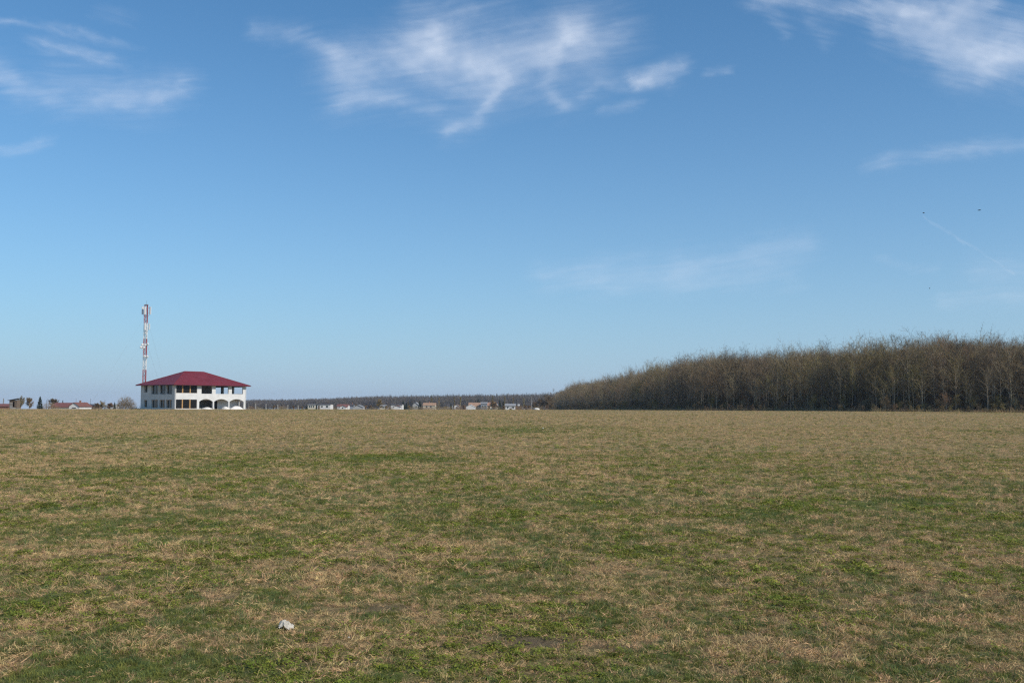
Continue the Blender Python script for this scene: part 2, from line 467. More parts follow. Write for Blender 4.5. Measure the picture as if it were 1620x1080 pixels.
def scatter_turf():
    P, I, Rr, Sc = [], [], [], []
    for r0, r1, dens, sc in ((4.2, 9, 560, .60), (9, 16, 300, .68), (16, 34, 110, .88), (34, 75, 22, 1.2), (75, 150, 4.5, 1.7), (150, 285, .85, 2.2)):
        half = R(31 + 60.0 / r0)
        area = half * (r1 * r1 - r0 * r0)
        n = int(area * dens)
        r = np.sqrt(rng.uniform(r0 * r0, r1 * r1, n)); a = rng.uniform(-half, half, n)
        x = r * np.sin(a); y = r * np.cos(a)
        ba = bareness(x, y) if r0 < 30 else np.zeros(n)
        keep = rng.uniform(size=n) > ba * 1.05
        x, y = x[keep], y[keep]; n = len(x)
        g = greenness(x, y)
        isg = rng.uniform(size=n) < np.clip((g - .10) * 1.3, 0.05, .92)
        kindn = fbm(x / 1.1 + 9, y / 1.3, 57, 2)
        gi = np.where(kindn + rng.normal(0, .08, n) > .53, rng.integers(5, NG, n), rng.integers(0, 5, n))
        di = NG + rng.integers(0, ND, n)
        tall = rng.uniform(size=n) < (.05 if r0 < 30 else .12)
        di = np.where(tall, NG + ND + rng.integers(0, NT, n), di)
        idx = np.where(isg, gi, di)
        s = sc * rng.uniform(.65, 1.3, n) * (0.75 + .6 * fbm(x / .7, y / .7, 77, 2))
        big = (~isg) & (rng.uniform(size=n) < .04)
        s = np.where(big, s * 1.35, s)
        z = terrain(x, y) + (0.05 * (fbm(x / .8, y / .8, 41, 3) - .5)) * np.clip(1 - np.hypot(x, y) / 50, 0, 1)
        P.append(np.stack([x, y, z], 1)); I.append(idx)
        Rr.append(np.stack([rng.normal(0, .12, n), rng.normal(0, .12, n), rng.uniform(0, 6.28, n)], 1))
        zs = s * np.where(isg, 1.0, 1.0)
        if r0 > 30: zs = s * .75
        Sc.append(np.stack([s, s, zs], 1))
    P, I, Rr, Sc = map(np.concatenate, (P, I, Rr, Sc))
    print('turf tufts', len(P))
    scatter('grass', TURF, P, I, Rr, Sc, 'short patchy grass and dry stubble covering the field', 'grass')
scatter_turf()

# ------------------------------------------------------------------ bare trees
def norm(v):
    return v / (np.linalg.norm(v, axis=-1, keepdims=True) + 1e-9)

def bare_tree(seed, H, base=.3, spread=.26, limbs=18, subs=11, twigs=16, r0=None, upright=.9, tw=.013, lean=0.0, wob=.02, fork=0, twl=(.45, 1.0), taper=.5, tip=.93):
    """Returns (wood mesh builder, twig mesh builder) of a leafless tree standing at the origin."""
    g = np.random.default_rng(seed)
    wood, tws = MB(), MB()
    r0 = r0 or H * .011
    n = 9
    def trunk_path(h, az, le, off=0):
        t = np.linspace(0, 1, n)
        w = np.cumsum(g.normal(0, wob * h / n * 2.2, (n, 2)), 0); w[0] = 0
        p = np.zeros((n, 3)); p[:, 2] = t * h - .15 * (t == 0)
        p[:, 0] = w[:, 0] + math.cos(az) * le * h * t ** 1.3; p[:, 1] = w[:, 1] + math.sin(az) * le * h * t ** 1.3
        return p
    stems = [trunk_path(H * tip, g.uniform(0, 6.28), lean)]
    for k in range(fork): stems.append(trunk_path(H * g.uniform(.75, .92), g.uniform(0, 6.28), g.uniform(.14, .26)))
    segs = []
    for p in stems:
        rad = r0 * (1 - np.linspace(0, 1, n) * .86); rad[0] *= 1.35
        wood.tube(p, rad, 6, cap=False)
        nl = max(5, limbs // len(stems))
        for i in range(nl):
            t = base + (1 - base) * ((i + g.uniform(0, 1)) / nl) ** .9
            t = min(t, .99)
            q = np.array([np.interp(t * (n - 1), np.arange(n), p[:, c]) for c in range(3)])
            az = i * 2.4 + g.normal(0, .4)
            el = R(g.uniform(18, 48)) + upright * .5 * (t - base) / (1 - base) * 1.2
            el = min(el, 1.4)
            u = (t - base) / (1 - base)
            ln = H * spread * (1.02 - taper * u) * g.uniform(.7, 1.25) * (1.0 if u > .12 else .75)
            d = np.array([math.cos(az) * math.cos(el), math.sin(az) * math.cos(el), math.sin(el)])
            m = 6; lp = [q]
            for s in range(m - 1):
                d = norm(d + g.normal(0, .16, 3) + np.array([0, 0, .10 * upright]))
                lp.append(lp[-1] + d * ln / (m - 1))
            lp = np.array(lp)
            lr = min(r0 * (1 - t * .86) * .7, .017 * ln + .016)
            wood.tube(lp, lr * (1 - np.linspace(0, 1, m) * .8), 4, cap=False)
            segs.append((lp, ln))
        segs.append((p[-4:], H * .22))
    # secondary branches and twigs, as slim triangles turned every way
    for lp, ln in segs:
        m = len(lp)
        t = g.uniform(.15, 1.0, subs) * (m - 1)
        i0 = np.minimum(t.astype(int), m - 2); fr = (t - i0)[:, None]
        q = lp[i0] * (1 - fr) + lp[i0 + 1] * fr
        d = norm(norm(lp[i0 + 1] - lp[i0]) * .9 + g.normal(0, .62, (subs, 3)) + np.array([0, 0, .28 * upright]))
        L_ = (ln * g.uniform(.22, .5, subs))[:, None]
        bend = norm(d + g.normal(0, .25, (subs, 3)))
        e1 = q + d * L_ * .5; e = e1 + bend * L_ * .5
        side = norm(np.cross(d, g.normal(size=(subs, 3))))
        w0 = tw * 1.5
        tws.tris(np.stack([q - side * w0, q + side * w0, e1 + side * w0 * .6], 1))
        tws.tris(np.stack([q - side * w0, e1 + side * w0 * .6, e1 - side * w0 * .6], 1))
        tws.tris(np.stack([e1 - side * w0 * .6, e1 + side * w0 * .6, e], 1))
        u = g.uniform(.1, 1.0, (subs, twigs))[..., None]
        b = np.where(u < .5, q[:, None] + (e1 - q)[:, None] * u * 2, e1[:, None] + (e - e1)[:, None] * (u * 2 - 1))
        dd = norm(d[:, None] * .8 + g.normal(0, .62, (subs, twigs, 3)) + np.array([0, 0, .2 * upright]))
        tl = g.uniform(twl[0], twl[1], (subs, twigs, 1)) * H / 17.0
        sd_ = norm(np.cross(dd, g.normal(size=(subs, twigs, 3)))) * tw
        T = np.stack([b - sd_, b + sd_, b + dd * tl], 2).reshape(-1, 3, 3)
        tws.tris(T)
    return wood, tws

def tree_meshes(wmat, tmat, **kw):
    a, b = bare_tree(**kw)
    return a.mesh('trunk', wmat, True, fix=False), b.mesh('crown', tmat, fix=False)

VAR = {}
for cls, tm in (('grey', 'twig_grey'), ('olive', 'twig_olive'), ('rust', 'twig_rust'), ('dark', 'twig_dark')):
    VAR[cls] = []
    for k in range(5 if cls == 'grey' else 3):
        VAR[cls].append(tree_meshes(M['bark_dark' if cls == 'dark' else 'bark'], M[tm], seed=100 + 10 * len(VAR) + k, H=17.0, base=(.36, .28, .42, .3, .34)[k], spread=(.33, .36, .28, .4, .34)[k],
                                    limbs=(20, 22, 18, 22, 20)[k], subs=8, twigs=9, taper=.22, tip=.84, upright=(.75, .6, .85, .55, .7)[k], lean=(.02, .05, .03, .07, .04)[k], r0=(.15, .19, .13, .2, .16)[k]))
SHRUB = [tree_meshes(M['bark'], M[t_], seed=400 + k, H=4.2, base=.06, spread=.42, limbs=16, subs=8, twigs=11, fork=3, upright=.7, tw=.014, r0=.04, twl=(1.2, 2.6)) for k, t_ in enumerate(('twig_grey', 'twig_olive', 'twig_rust'))]

def joined(pair, wm, tm):
    """trunk and crown of one tree kind in one mesh, for the mass of the wood."""
    a, b = pair
    mb = MB()
    V, F, I = [], [], []
    off = 0
    for k, me in enumerate((a, b)):
        co = np.empty(len(me.vertices) * 3); me.vertices.foreach_get('co', co)
        V.append(co.reshape(-1, 3))
        for p in me.polygons: F.append(tuple(i + off for i in p.vertices)); I.append(k)
        off += len(me.vertices)
    me = bpy.data.meshes.new('tree'); me.from_pydata(np.concatenate(V).tolist(), [], F)
    me.materials.append(wm); me.materials.append(tm); me.polygons.foreach_set('material_index', I)
    return me

# edge of the wood on the right: photo column -> distance
EDGE = [(200, 205), (160, 222), (121, 233), (95.6, 255), (78.6, 288), (58, 315), (50, 400), (43.5, 505), (38, 630), (38, 760), (41, 950), (47, 1200)]
def edge_points():
    pts = np.array(EDGE, float)
    s = np.concatenate([[0], np.cumsum(np.hypot(*np.diff(pts, axis=0).T))])
    return pts, s
EP, ES = edge_points()
def edge_at(s):
    x = np.interp(s, ES, EP[:, 0]); y = np.interp(s, ES, EP[:, 1])
    x1 = np.interp(s + 4, ES, EP[:, 0]); y1 = np.interp(s + 4, ES, EP[:, 1])
    t = np.array([x1 - x, y1 - y]); t /= np.linalg.norm(t) + 1e-9
    return x, y, t[1], -t[0]        # point and inward normal (to the right of travel)
def wood_height(s):
    return 0.765 + .15 * float(vnoise(np.array([s / 26.0]), np.array([3.0]), 9)[0]) + .17 * float(vnoise(np.array([s / 9.0]), np.array([7.0]), 19)[0])

def build_wood():
    g = random.Random(11)
    cand = []
    s = 0.0
    while s < ES[-1]:
        x, y, nx, ny = edge_at(s)
        step = 2.3 if y < 420 else 3.2
        rows = 22 if y < 420 else 10
        for r in range(rows):
            inn = r * 3.0 + g.uniform(-1.1, 1.1) + 1.0
            al = g.uniform(-1.2, 1.2)
            px, py = x + nx * inn - ny * al, y + ny * inn + nx * al
            h = wood_height(s) * g.uniform(.86, 1.06) * (g.uniform(.5, .8), g.uniform(.7, .92), 1.0)[min(r, 2)]
            if r >= 2 and g.random() < .16: h *= g.uniform(1.06, 1.15)
            if s < 170: h *= 1.07
            cand.append((r, s, px, py, h))
        s += step
    inview = [c for c in cand if abs(c[2]) < c[3] * .53]
    inview.sort(key=lambda c: (0 if c[0] <= 2 else 1, math.hypot(c[2], c[3])))
    solo = inview[:268]
    solo_set = set(id(c) for c in solo)
    GR = 'bare trees along the front of the wood'
    LAB = {'grey': 'slim bare grey-brown tree packed among others along the edge of the wood',
           'olive': 'slim bare tree with olive-tinged twigs packed in the edge of the wood',
           'dark': 'bare tree with blackish trunk and dark twigs packed in the edge of the wood',
           'rust': 'slim bare tree with reddish brown twigs packed in the edge of the wood'}
    for c in solo:
        v = vnoise(np.array([c[1] / 17.0]), np.array([c[0] * .3]), 5)[0] + g.uniform(-.25, .25)
        cls = 'dark' if g.random() < .17 else 'olive' if v > .66 else 'rust' if v < .26 else 'grey'
        tr, cr = g.choice(VAR[cls])
        t = thing('bare_tree', LAB[cls], 'tree', (c[2], c[3], float(terrain(c[2], c[3]))), g.uniform(0, 6.28), GR)
        k = c[4] * g.uniform(.8, 1.25)
        t.scale = (k, k, c[4])
        link('trunk', tr, t); link('crown', cr, t)
    rest = [c for c in cand if id(c) not in solo_set and abs(c[2]) < c[3] * .62 + 12]
    protos = [(joined(p, M['bark_dark' if cl == 'dark' else 'bark'], M['twig_' + cl]), 'tree') for cl in ('grey', 'olive', 'rust', 'dark') for p in VAR[cl]]
    n = len(rest)
    P = [(c[2], c[3], float(terrain(c[2], c[3]))) for c in rest]
    w = [3] * 5 + [1.6] * 3 + [1.2] * 3 + [1.3] * 3
    I = g.choices(range(len(protos)), w, k=n)
    Rt = [(0, 0, g.uniform(0, 6.28)) for _ in rest]
    Sc = [(c[4], c[4], c[4]) for c in rest]
    scatter('wood', protos, P, I, Rt, Sc, 'dense bare wood behind its front trees on the right', 'wood')
    # brush at the foot of the wood
    P, I, Rt, Sc = [], [], [], []
    s = 0.0
    while s < ES[-1]:
        x, y, nx, ny = edge_at(s)
        if abs(x) < y * .6 + 10:
            for r in range(10):
                inn = r * 3.2 - 1.8 + g.uniform(-2.2, 1)
                P.append((x + nx * inn, y + ny * inn, float(terrain(x, y)))); I.append(g.choice((0, 0, 1, 2)))
                Rt.append((0, 0, g.uniform(0, 6.28))); k = g.uniform(.4, 1.0) * (.5 if r == 0 else 1.0 if r < 3 else 1.5); Sc.append((k * 1.2, k * 1.2, k))
        s += 1.9
    fr = [blades(np.random.default_rng(60 + k), 60, 1.3, .5, 1.3, .04, .3, .4, M['straw_grey']) for k in range(2)]
    nb = len(SHRUB)
    s = 0.0
    while s < ES[-1] * .75:
        x, y, nx, ny = edge_at(s); q = g.uniform(-3.2, -.2)
        if abs(x) < y * .6 + 10:
            P.append((x + nx * q, y + ny * q, float(terrain(x, y)))); I.append(nb + g.randrange(2)); Rt.append((0, 0, g.uniform(0, 6.28))); k = g.uniform(.5, 1.2); Sc.append((k, k, k))
        s += .5
    scatter('undergrowth', [(joined(p, M['bark'], M[t_]), 'shrub') for p, t_ in zip(SHRUB, ('twig_grey', 'twig_olive', 'twig_rust'))] + [(f_, 'straw') for f_ in fr],
            P, I, Rt, Sc, 'low tangled brush along the foot of the bare wood', 'undergrowth')
build_wood()

def edge_dist(px):
    k = (px - 810.0) / FPX
    for (xa, ya), (xb, yb) in zip(EDGE[:-1], EDGE[1:]):
        t = (k * ya - xa) / ((xb - xa) - k * (yb - ya))
        if 0 <= t <= 1: return ya + t * (yb - ya)
    return 300.0
def special_tree(name, label, px, d, ytop, wm, tm, rotz=0.0, **kw):
    if d < 50: d = edge_dist(px) + d
    x, y, z = at(px, d)
    kw['H'] = top_z(px, ytop, d) - z
    a, b = tree_meshes(wm, tm, **kw)
    t = thing(name, label, 'tree', (x, y, z), rotz)
    link('trunk', a, t); link('crown', b, t)
    return t
special_tree('oak_tree', 'dark spreading oak with crooked limbs at the foot of the wood, beside paler trunks', 1136, 2, 598, M['bark_dark'], M['twig_grey'], seed=701, base=.22, spread=.5, limbs=14, subs=9, twigs=11, r0=.42, upright=.6, tw=.03, wob=.06)
special_tree('oak_tree', 'large dark oak with thick double stem in front of the wood', 1354, 1.5, 596, M['bark_dark'], M['twig_olive'], seed=702, base=.2, spread=.5, limbs=16, subs=9, twigs=11, r0=.38, fork=2, upright=.6, tw=.03, wob=.05)
special_tree('oak_tree', 'tall oak whose rounded dark crown stands above the treetops', 1346, 11, 537, M['bark_dark'], M['twig_grey'], seed=713, base=.4, spread=.36, limbs=24, subs=9, twigs=10, r0=.3, upright=.5, taper=.3, tip=.74, tw=.02)
special_tree('bare_tree', 'tallest bare crown above the sloping end of the wood', 1076, 12, 558, M['bark'], M['twig_grey'], seed=714, base=.4, spread=.34, limbs=22, subs=9, twigs=10, r0=.22, upright=.5, taper=.3, tip=.74, tw=.02)
special_tree('birch_tree', 'bare tree with one pale crooked trunk in the wood front', 1231, 5, 585, M['bark_pale'], M['twig_grey'], seed=705, base=.55, spread=.2, limbs=10, subs=7, twigs=8, r0=.2, wob=.06)
special_tree('bare_tree', 'dark leaning bare tree at the foot of the wood', 1046, 2, 612, M['bark_dark'], M['twig_grey'], seed=706, base=.3, spread=.35, limbs=12, subs=8, twigs=10, r0=.26, lean=.6, wob=.06)
special_tree('bare_tree', 'gnarled dark bare tree at the low tapering end of the wood', 876, -2, 617, M['bark_dark'], M['twig_grey'], seed=707, base=.2, spread=.42, limbs=14, subs=9, twigs=10, r0=.25, fork=1, upright=.5, tw=.04, wob=.06)
special_tree('oak_tree', 'dark oak with a bent limb deep in the front of the wood', 1515, 3, 592, M['bark_dark'], M['twig_grey'], seed=708, base=.35, spread=.42, limbs=13, subs=9, twigs=10, r0=.35, upright=.6, tw=.03, wob=.05)

# far wood on the horizon
def far_wood():
    g = random.Random(3)
    protos = []
    for k in range(4):
        p = tree_meshes(M['twig_far'], M['twig_far'], seed=800 + k, H=15.0, base=.12, spread=.36, limbs=16, subs=6, twigs=8, r0=.15, tw=.09, upright=.5, taper=.05, tip=.72, twl=(.7, 1.5))
        protos.append((joined(p, M['twig_far'], M['twig_far']), 'tree'))
    P, I, Rt, Sc = [], [], [], []
    prof = [(330, 634.5), (395, 633.2), (470, 632.5), (520, 631.2), (570, 628.8), (600, 627.8), (700, 626.8), (790, 625.5), (870, 624.5), (960, 625)]
    for _ in range(3600):
        px = g.uniform(330, 960); dd = g.uniform(0, 1) ** .8
        d = 1500 + dd * 240
        x, y, z = at(px, d)
        yt = np.interp(px, [a for a, b in prof], [b for a, b in prof])
        h = (top_z(px, yt, 1600) - float(terrain(x, 1600))) / 15.0
        k = h * g.uniform(.84, 1.04) * (.85 if dd < .2 else 1)
        P.append((x, y, z)); I.append(g.randrange(4)); Rt.append((0, 0, g.uniform(0, 6.28))); Sc.append((1.1, 1.1, k * 1.03))
    scatter('distant_forest', protos, P, I, Rt, Sc, 'long low bluish grey forest on the horizon behind the village', 'forest')
far_wood()
# ------------------------------------------------------------------ the two-storey house with the red hip roof
def box_part(name, dims, m, parent):
    mb = MB(); mb.box(*dims); return part(name, mb, m, parent)

def wall_with_openings(mb, a0, a1, z0, z1, t0, t1, holes, along_x=True, arches=()):
    """A wall slab from a0 to a1 (along x or y), t0..t1 thick, with rectangular holes (a,b,zlo,zhi) and arched ones (a,b,zlo,zspring,zapex)."""
    def bx(p, q, lo, hi):
        if q - p < 1e-4 or hi - lo < 1e-4: return
        if along_x: mb.box(p, q, t0, t1, lo, hi)
        else: mb.box(t0, t1, p, q, lo, hi)
    hs = [(a, b, lo, hi) for a, b, lo, hi in holes] + [(a, b, lo, ap) for a, b, lo, sp, ap in arches]
    cuts = sorted(set([a0, a1] + [h[0] for h in hs] + [h[1] for h in hs]))
    for p, q in zip(cuts[:-1], cuts[1:]):
        mid = (p + q) / 2
        zz = z0
        for h in sorted([h for h in hs if h[0] < mid < h[1]], key=lambda h: h[2]):
            bx(p, q, zz, h[2]); zz = h[3]
        bx(p, q, zz, z1)
    for a, b, lo, sp, ap in arches:
        n = 14; c = (a + b) / 2; w = (b - a) / 2
        for i in range(n):
            p, q = a + (b - a) * i / n, a + (b - a) * (i + 1) / n
            f = lambda s: sp + (ap - sp) * max(0, 1 - ((s - c) / w) ** 2)
            poly = [(p, f(p)), (q, f(q)), (q, ap), (p, ap)]
            if along_x: mb.prism(poly, 1, t0, t1)
            else: mb.prism(poly, 0, t0, t1)

def big_house():
    YAW = R(51.5)
    D0 = 252.0
    cx, cy, cz = at(277.5, D0)
    cz -= 0.05
    ux, uy = math.cos(YAW), math.sin(YAW)
    vx, vy = -uy, ux
    def solve(px, ox, oy, dx, dy):
        k = (px - 810) / FPX
        return (k * oy - ox) / (dx - k * dy)
    uf = lambda p: solve(p / 8.1 + 210, cx, cy, ux, uy)                 # p: column in an 8.1x enlargement that starts at column 210
    vf = lambda p: solve(p / 8.1 + 210, cx, cy, vx, vy)
    def zf(q, depth): return top_z(300, q / 8.1 + 570, depth) - cz
    Wd, Dp = uf(1452), vf(112)
    t = thing('house', 'two storey unfinished white house with dark red hip roof, arches and open upper terrace', 'house', (cx, cy, cz), YAW)
    T = .32
    zt = 6.12                      # top of walls
    fl = 2.95                      # upper floor
    dz = D0 + 6
    up0, up1 = zf(420, dz), zf(311, dz)
    g1 = zf(500, dz)
    # front wall
    xw0, xw1 = uf(564), uf(833)
    ops_up = [(xw0, xw1, up0, up1)] + [(uf(a), uf(b), zf(428, dz + 6), up1) for a, b in ((888, 1024), (1070, 1234), (1277, 1418))]
    ops_dn = [(xw0, xw1, .22, g1)]
    arch = [(uf(862), uf(1036), -.3, zf(526, dz + 6), zf(494, dz + 6)), (uf(1052), uf(1235), -.3, zf(526, dz + 8), zf(494, dz + 8)), (uf(1250), uf(1430), -.3, zf(526, dz + 11), zf(494, dz + 11))]
    mb = MB()
    wall_with_openings(mb, 0, Wd, -.4, fl, 0, T, ops_dn, True, arch)
    wall_with_openings(mb, 0, Wd, fl, zt, 0, T, ops_up)
    link('front_wall', mb.mesh('front_wall', M['plaster']), t)
    # side wall, in shade, facing the camera on the left
    sd = D0 + 5
    s_up = [(vf(b), vf(a), zf(lo, sd), zf(hi, sd)) for a, b, lo, hi in ((155, 195, 408, 322), (245, 337, 433, 316), (350, 430, 433, 316), (437, 514, 433, 316))]
    s_dn = [(vf(b), vf(a), zf(lo, sd), zf(hi, sd)) for a, b, lo, hi in ((155, 195, 600, 510), (248, 333, 607, 506), (352, 422, 607, 506), (437, 514, 607, 506))]
    mb = MB()
    wall_with_openings(mb, T, Dp, -.4, fl, 0, .5, s_dn, False)
    wall_with_openings(mb, T, Dp, fl, zt, 0, .5, s_up, False)
    link('side_wall', mb.mesh('side_wall', M['render_coat']), t)
    # rear wall, right end, inner walls, floors
    xq = uf(1024) + 2.0
    mb = MB(); mb.box(.5, xq, Dp - T, Dp, -.4, zt); mb.box(xq, Wd - T, Dp - T, Dp, fl - .3, up0)
    part('rear_wall', mb, M['render_coat'], t)
    mb = MB()
    wall_with_openings(mb, T, Dp, -.4, fl - .25, Wd - T, Wd, [], False, [(.7, 2.6, -.3, 2.0, 2.5)])
    mb.box(Wd - T, Wd, T, Dp, fl - .25, up0 - .03)
    part('end_wall', mb, M['plaster'], t)
    mb = MB()
    mb.box(uf(845), xq, 3.0, 3.2, fl, zt); mb.box(xq - .2, xq, 3.2, Dp - T, fl, zt)
    mb.box(uf(845), uf(845) + .2, T, 3.0, -.3, fl - .3); mb.box(uf(845), uf(845) + .2, T, 3.0, fl, zt)
    part('inner_wall', mb, M['inside'], t)
    mb = MB()
    wall_with_openings(mb, uf(845), Wd - T, -.3, fl - .3, 3.0, 3.2, [(uf(862) + 1.2, uf(1030) + 2.0, .3, 2.35), (uf(1062) + 2.0, uf(1100) + 2.0, .051, 2.2)])
    part('inner_wall', mb, M['render_coat'], t)
    mb = MB(); mb.box(uf(845) + .2, Wd - T, 5.0, 5.2, -.3, fl - .3); part('inner_wall', mb, M['inside'], t)
    box_part('floor_slab', (.5, Wd - T, T, Dp - T, fl - .3, fl - .004), M['concrete'], t)
    box_part('ground_slab', (.5, Wd - T, T, Dp - T, -.4, .05), M['concrete'], t)
    # terrace columns at the open right end
    def col_at(p0, p1):
        ex, ey = cx + Wd * ux, cy + Wd * uy
        a = solve(p1 / 8.1 + 210, ex, ey, vx, vy); b = solve(p0 / 8.1 + 210, ex, ey, vx, vy)
        return (a + b) / 2, max(.3, abs(b - a))
    for p0, p1 in ((1143, 1180), (1279, 1312)):
        m_, w_ = col_at(p0, p1)
        box_part('terrace_column', (Wd - T, Wd, m_ - w_ * .38, m_ + w_ * .38, up0 - .03, zt), M['render_coat'], t)
    box_part('terrace_column', (Wd - T, Wd, Dp - .5, Dp, up0 - .03, zt), M['render_coat'], t)
    # lintel beam under the roof at the open end
    box_part('beam', (Wd - T - .02, Wd - .02, T, Dp, zt - .22, zt + .02), M['soffit'], t)
    # front windows: dark panes between timber posts
    def pane_row(xa, xb, z0, z1, posts, nm='window'):
        e = [xa] + posts + [xb]
        pw = .27
        for i in range(len(e) - 1):
            a = e[i] + (pw / 2 if i else 0); b = e[i + 1] - (pw / 2 if i < len(e) - 2 else 0)
            f = MB(); fr = .07
            y0, y1 = .14, .22
            f.box(a, a + fr, y0, y1, z0, z1); f.box(b - fr, b, y0, y1, z0, z1)
            f.box(a + fr, b - fr, y0, y1, z0, z0 + fr); f.box(a + fr, b - fr, y0, y1, z1 - fr, z1)
            w = part('window', f, M['old_wood'], t)
            p = MB(); p.box(a + fr, b - fr, .17, .19, z0 + fr, z1 - fr); part('pane', p, M['dark_pane'], w)
        for q in posts:
            box_part('timber_post', (q - pw / 2, q + pw / 2, .03, .24, z0, z1), M['timber'], t)
    posts = [(uf(640) + uf(657)) / 2, (uf(737) + uf(753)) / 2]
    pane_row(xw0, xw1, up0, up1, posts)
    pane_row(xw0, xw1, .22, g1, posts)
    # side windows and doors
    for k, (lst, low) in enumerate(((s_up, False), (s_dn, True))):
        for i, (a, b, z0, z1) in enumerate(lst):
            f = MB(); fr = .1
            f.box(.40, .48, a, a + fr, z0, z1); f.box(.40, .48, b - fr, b, z0, z1)
            f.box(.40, .48, a + fr, b - fr, z0, z0 + fr); f.box(.40, .48, a + fr, b - fr, z1 - fr, z1)
            if i:
                mid = (a + b) / 2; f.box(.40, .48, mid - .07, mid + .07, z0 + fr, z1 - fr)
                if not low: f.box(.405, .475, a + fr, mid - .07, z0 + .95, z0 + 1.05); f.box(.405, .475, mid + .07, b - fr, z0 + .95, z0 + 1.05)
            w = part('glazed_door' if low and i else 'window', f, M['timber'] if low else M['old_wood'], t)
            p = MB(); p.box(.435, .455, a + fr, b - fr, z0 + fr, z1 - fr); part('pane', p, M['glass'], w)
    # roof
    o = .95
    x0, x1, y0, y1 = -o, Wd + o, -o, Dp + o
    ze = zt + .14
    zr = zf(146, dz + 8)
    hx = (y1 - y0) / 2; cyy = (y0 + y1) / 2
    V = [(x0, y0, ze), (x1, y0, ze), (x1, y1, ze), (x0, y1, ze), (x0 + hx, cyy, zr), (x1 - hx, cyy, zr),
         (x0, y0, ze - .13), (x1, y0, ze - .13), (x1, y1, ze - .13), (x0, y1, ze - .13)]
    mb = MB()
    mb.add(V, [(0, 1, 5, 4), (1, 2, 5), (2, 3, 4, 5), (3, 0, 4), (0, 6, 7, 1), (1, 7, 8, 2), (2, 8, 9, 3), (3, 9, 6, 0)])
    rf = link('roof', mb.mesh('roof', M['sheet_red']), t)
    rc = MB(); rc.tube([V[4], V[5]], .11, 6); part('ridge_cap', rc, M['sheet_red'], rf)
    for a, b in ((0, 4), (3, 4), (1, 5), (2, 5)):
        rc = MB(); rc.tube([np.array(V[a]) + (0, 0, .02), V[b]], .09, 6); part('ridge_cap', rc, M['sheet_red'], rf)
    box_part('soffit', (x0 + .02, x1 - .02, y0 + .02, y1 - .02, zt + .006, zt + .06), M['soffit'], rf)
    for dims in ((x0 - .12, x1 + .12, y0 - .12, y0 - .005, ze - .16, ze - .02), (x0 - .12, x0 - .005, y0 + .001, y1, ze - .16, ze - .02), (x1 + .005, x1 + .12, y0 + .001, y1, ze - .16, ze - .02)):
        box_part('gutter', dims, M['gutter'], rf)
    dp = MB(); dp.tube([(Wd + .12, -.02, zt), (Wd + .12, -.02, fl), (Wd - .02, -.12, fl - .6), (Wd - .02, -.12, -.1)], .07, 8); part('downpipe', dp, M['white'], t)
    dp = MB(); dp.tube([(.12, -.1, zt), (.12, -.1, -.1)], .06, 8); part('downpipe', dp, M['grey'], t)
    # heaps in front of the arches
    def heap(label, p0, p1, q, seed, fwd):
        xa, xb = uf(p0), uf(p1)
        lx = (xa + xb) / 2
        wx, wy, hh = (xb - xa) / 2 * 1.05, 1.3, zf(q, dz + 6)
        px_, py_ = cx + lx * ux - fwd * vx, cy + lx * uy - fwd * vy
        n, k = 7, 20
        g = np.random.default_rng(seed)
        mbh = MB(); vs = []; fs = []
        for i in range(n):
            rr_ = 1 - i / n
            for j in range(k):
                a = 2 * PI * j / k
                e = 1 + .12 * math.sin(3 * a + seed) + g.normal(0, .03)
                vs.append((wx * rr_ * e * math.cos(a), wy * rr_ * e * math.sin(a), hh * (1 - rr_ ** 1.9) * (1 + g.normal(0, .03)) - (.12 if i == 0 else 0)))
        vs.append((0, 0, hh))
        for i in range(n - 1):
            for j in range(k):
                fs.append((i * k + j, i * k + (j + 1) % k, (i + 1) * k + (j + 1) % k, (i + 1) * k + j))
        for j in range(k): fs.append(((n - 1) * k + j, (n - 1) * k + (j + 1) % k, n * k))
        mbh.add(vs, fs)
        ob = link('sand_heap', mbh.mesh('sand_heap', M['sand'], True), None, (px_, py_, float(terrain(px_, py_))), YAW)
        tag(ob, label, 'heap', 'pale heaps before the arches')
    heap('low flat pale heap under the first arch beside the timber posts', 855, 985, 597, 1, 1.5)
    heap('small rounded pale heap under the middle arch', 1108, 1196, 587, 2, 1.6)
    heap('broad pale heap under the arch at the open corner of the house', 1215, 1372, 580, 4, 1.6)
big_house()

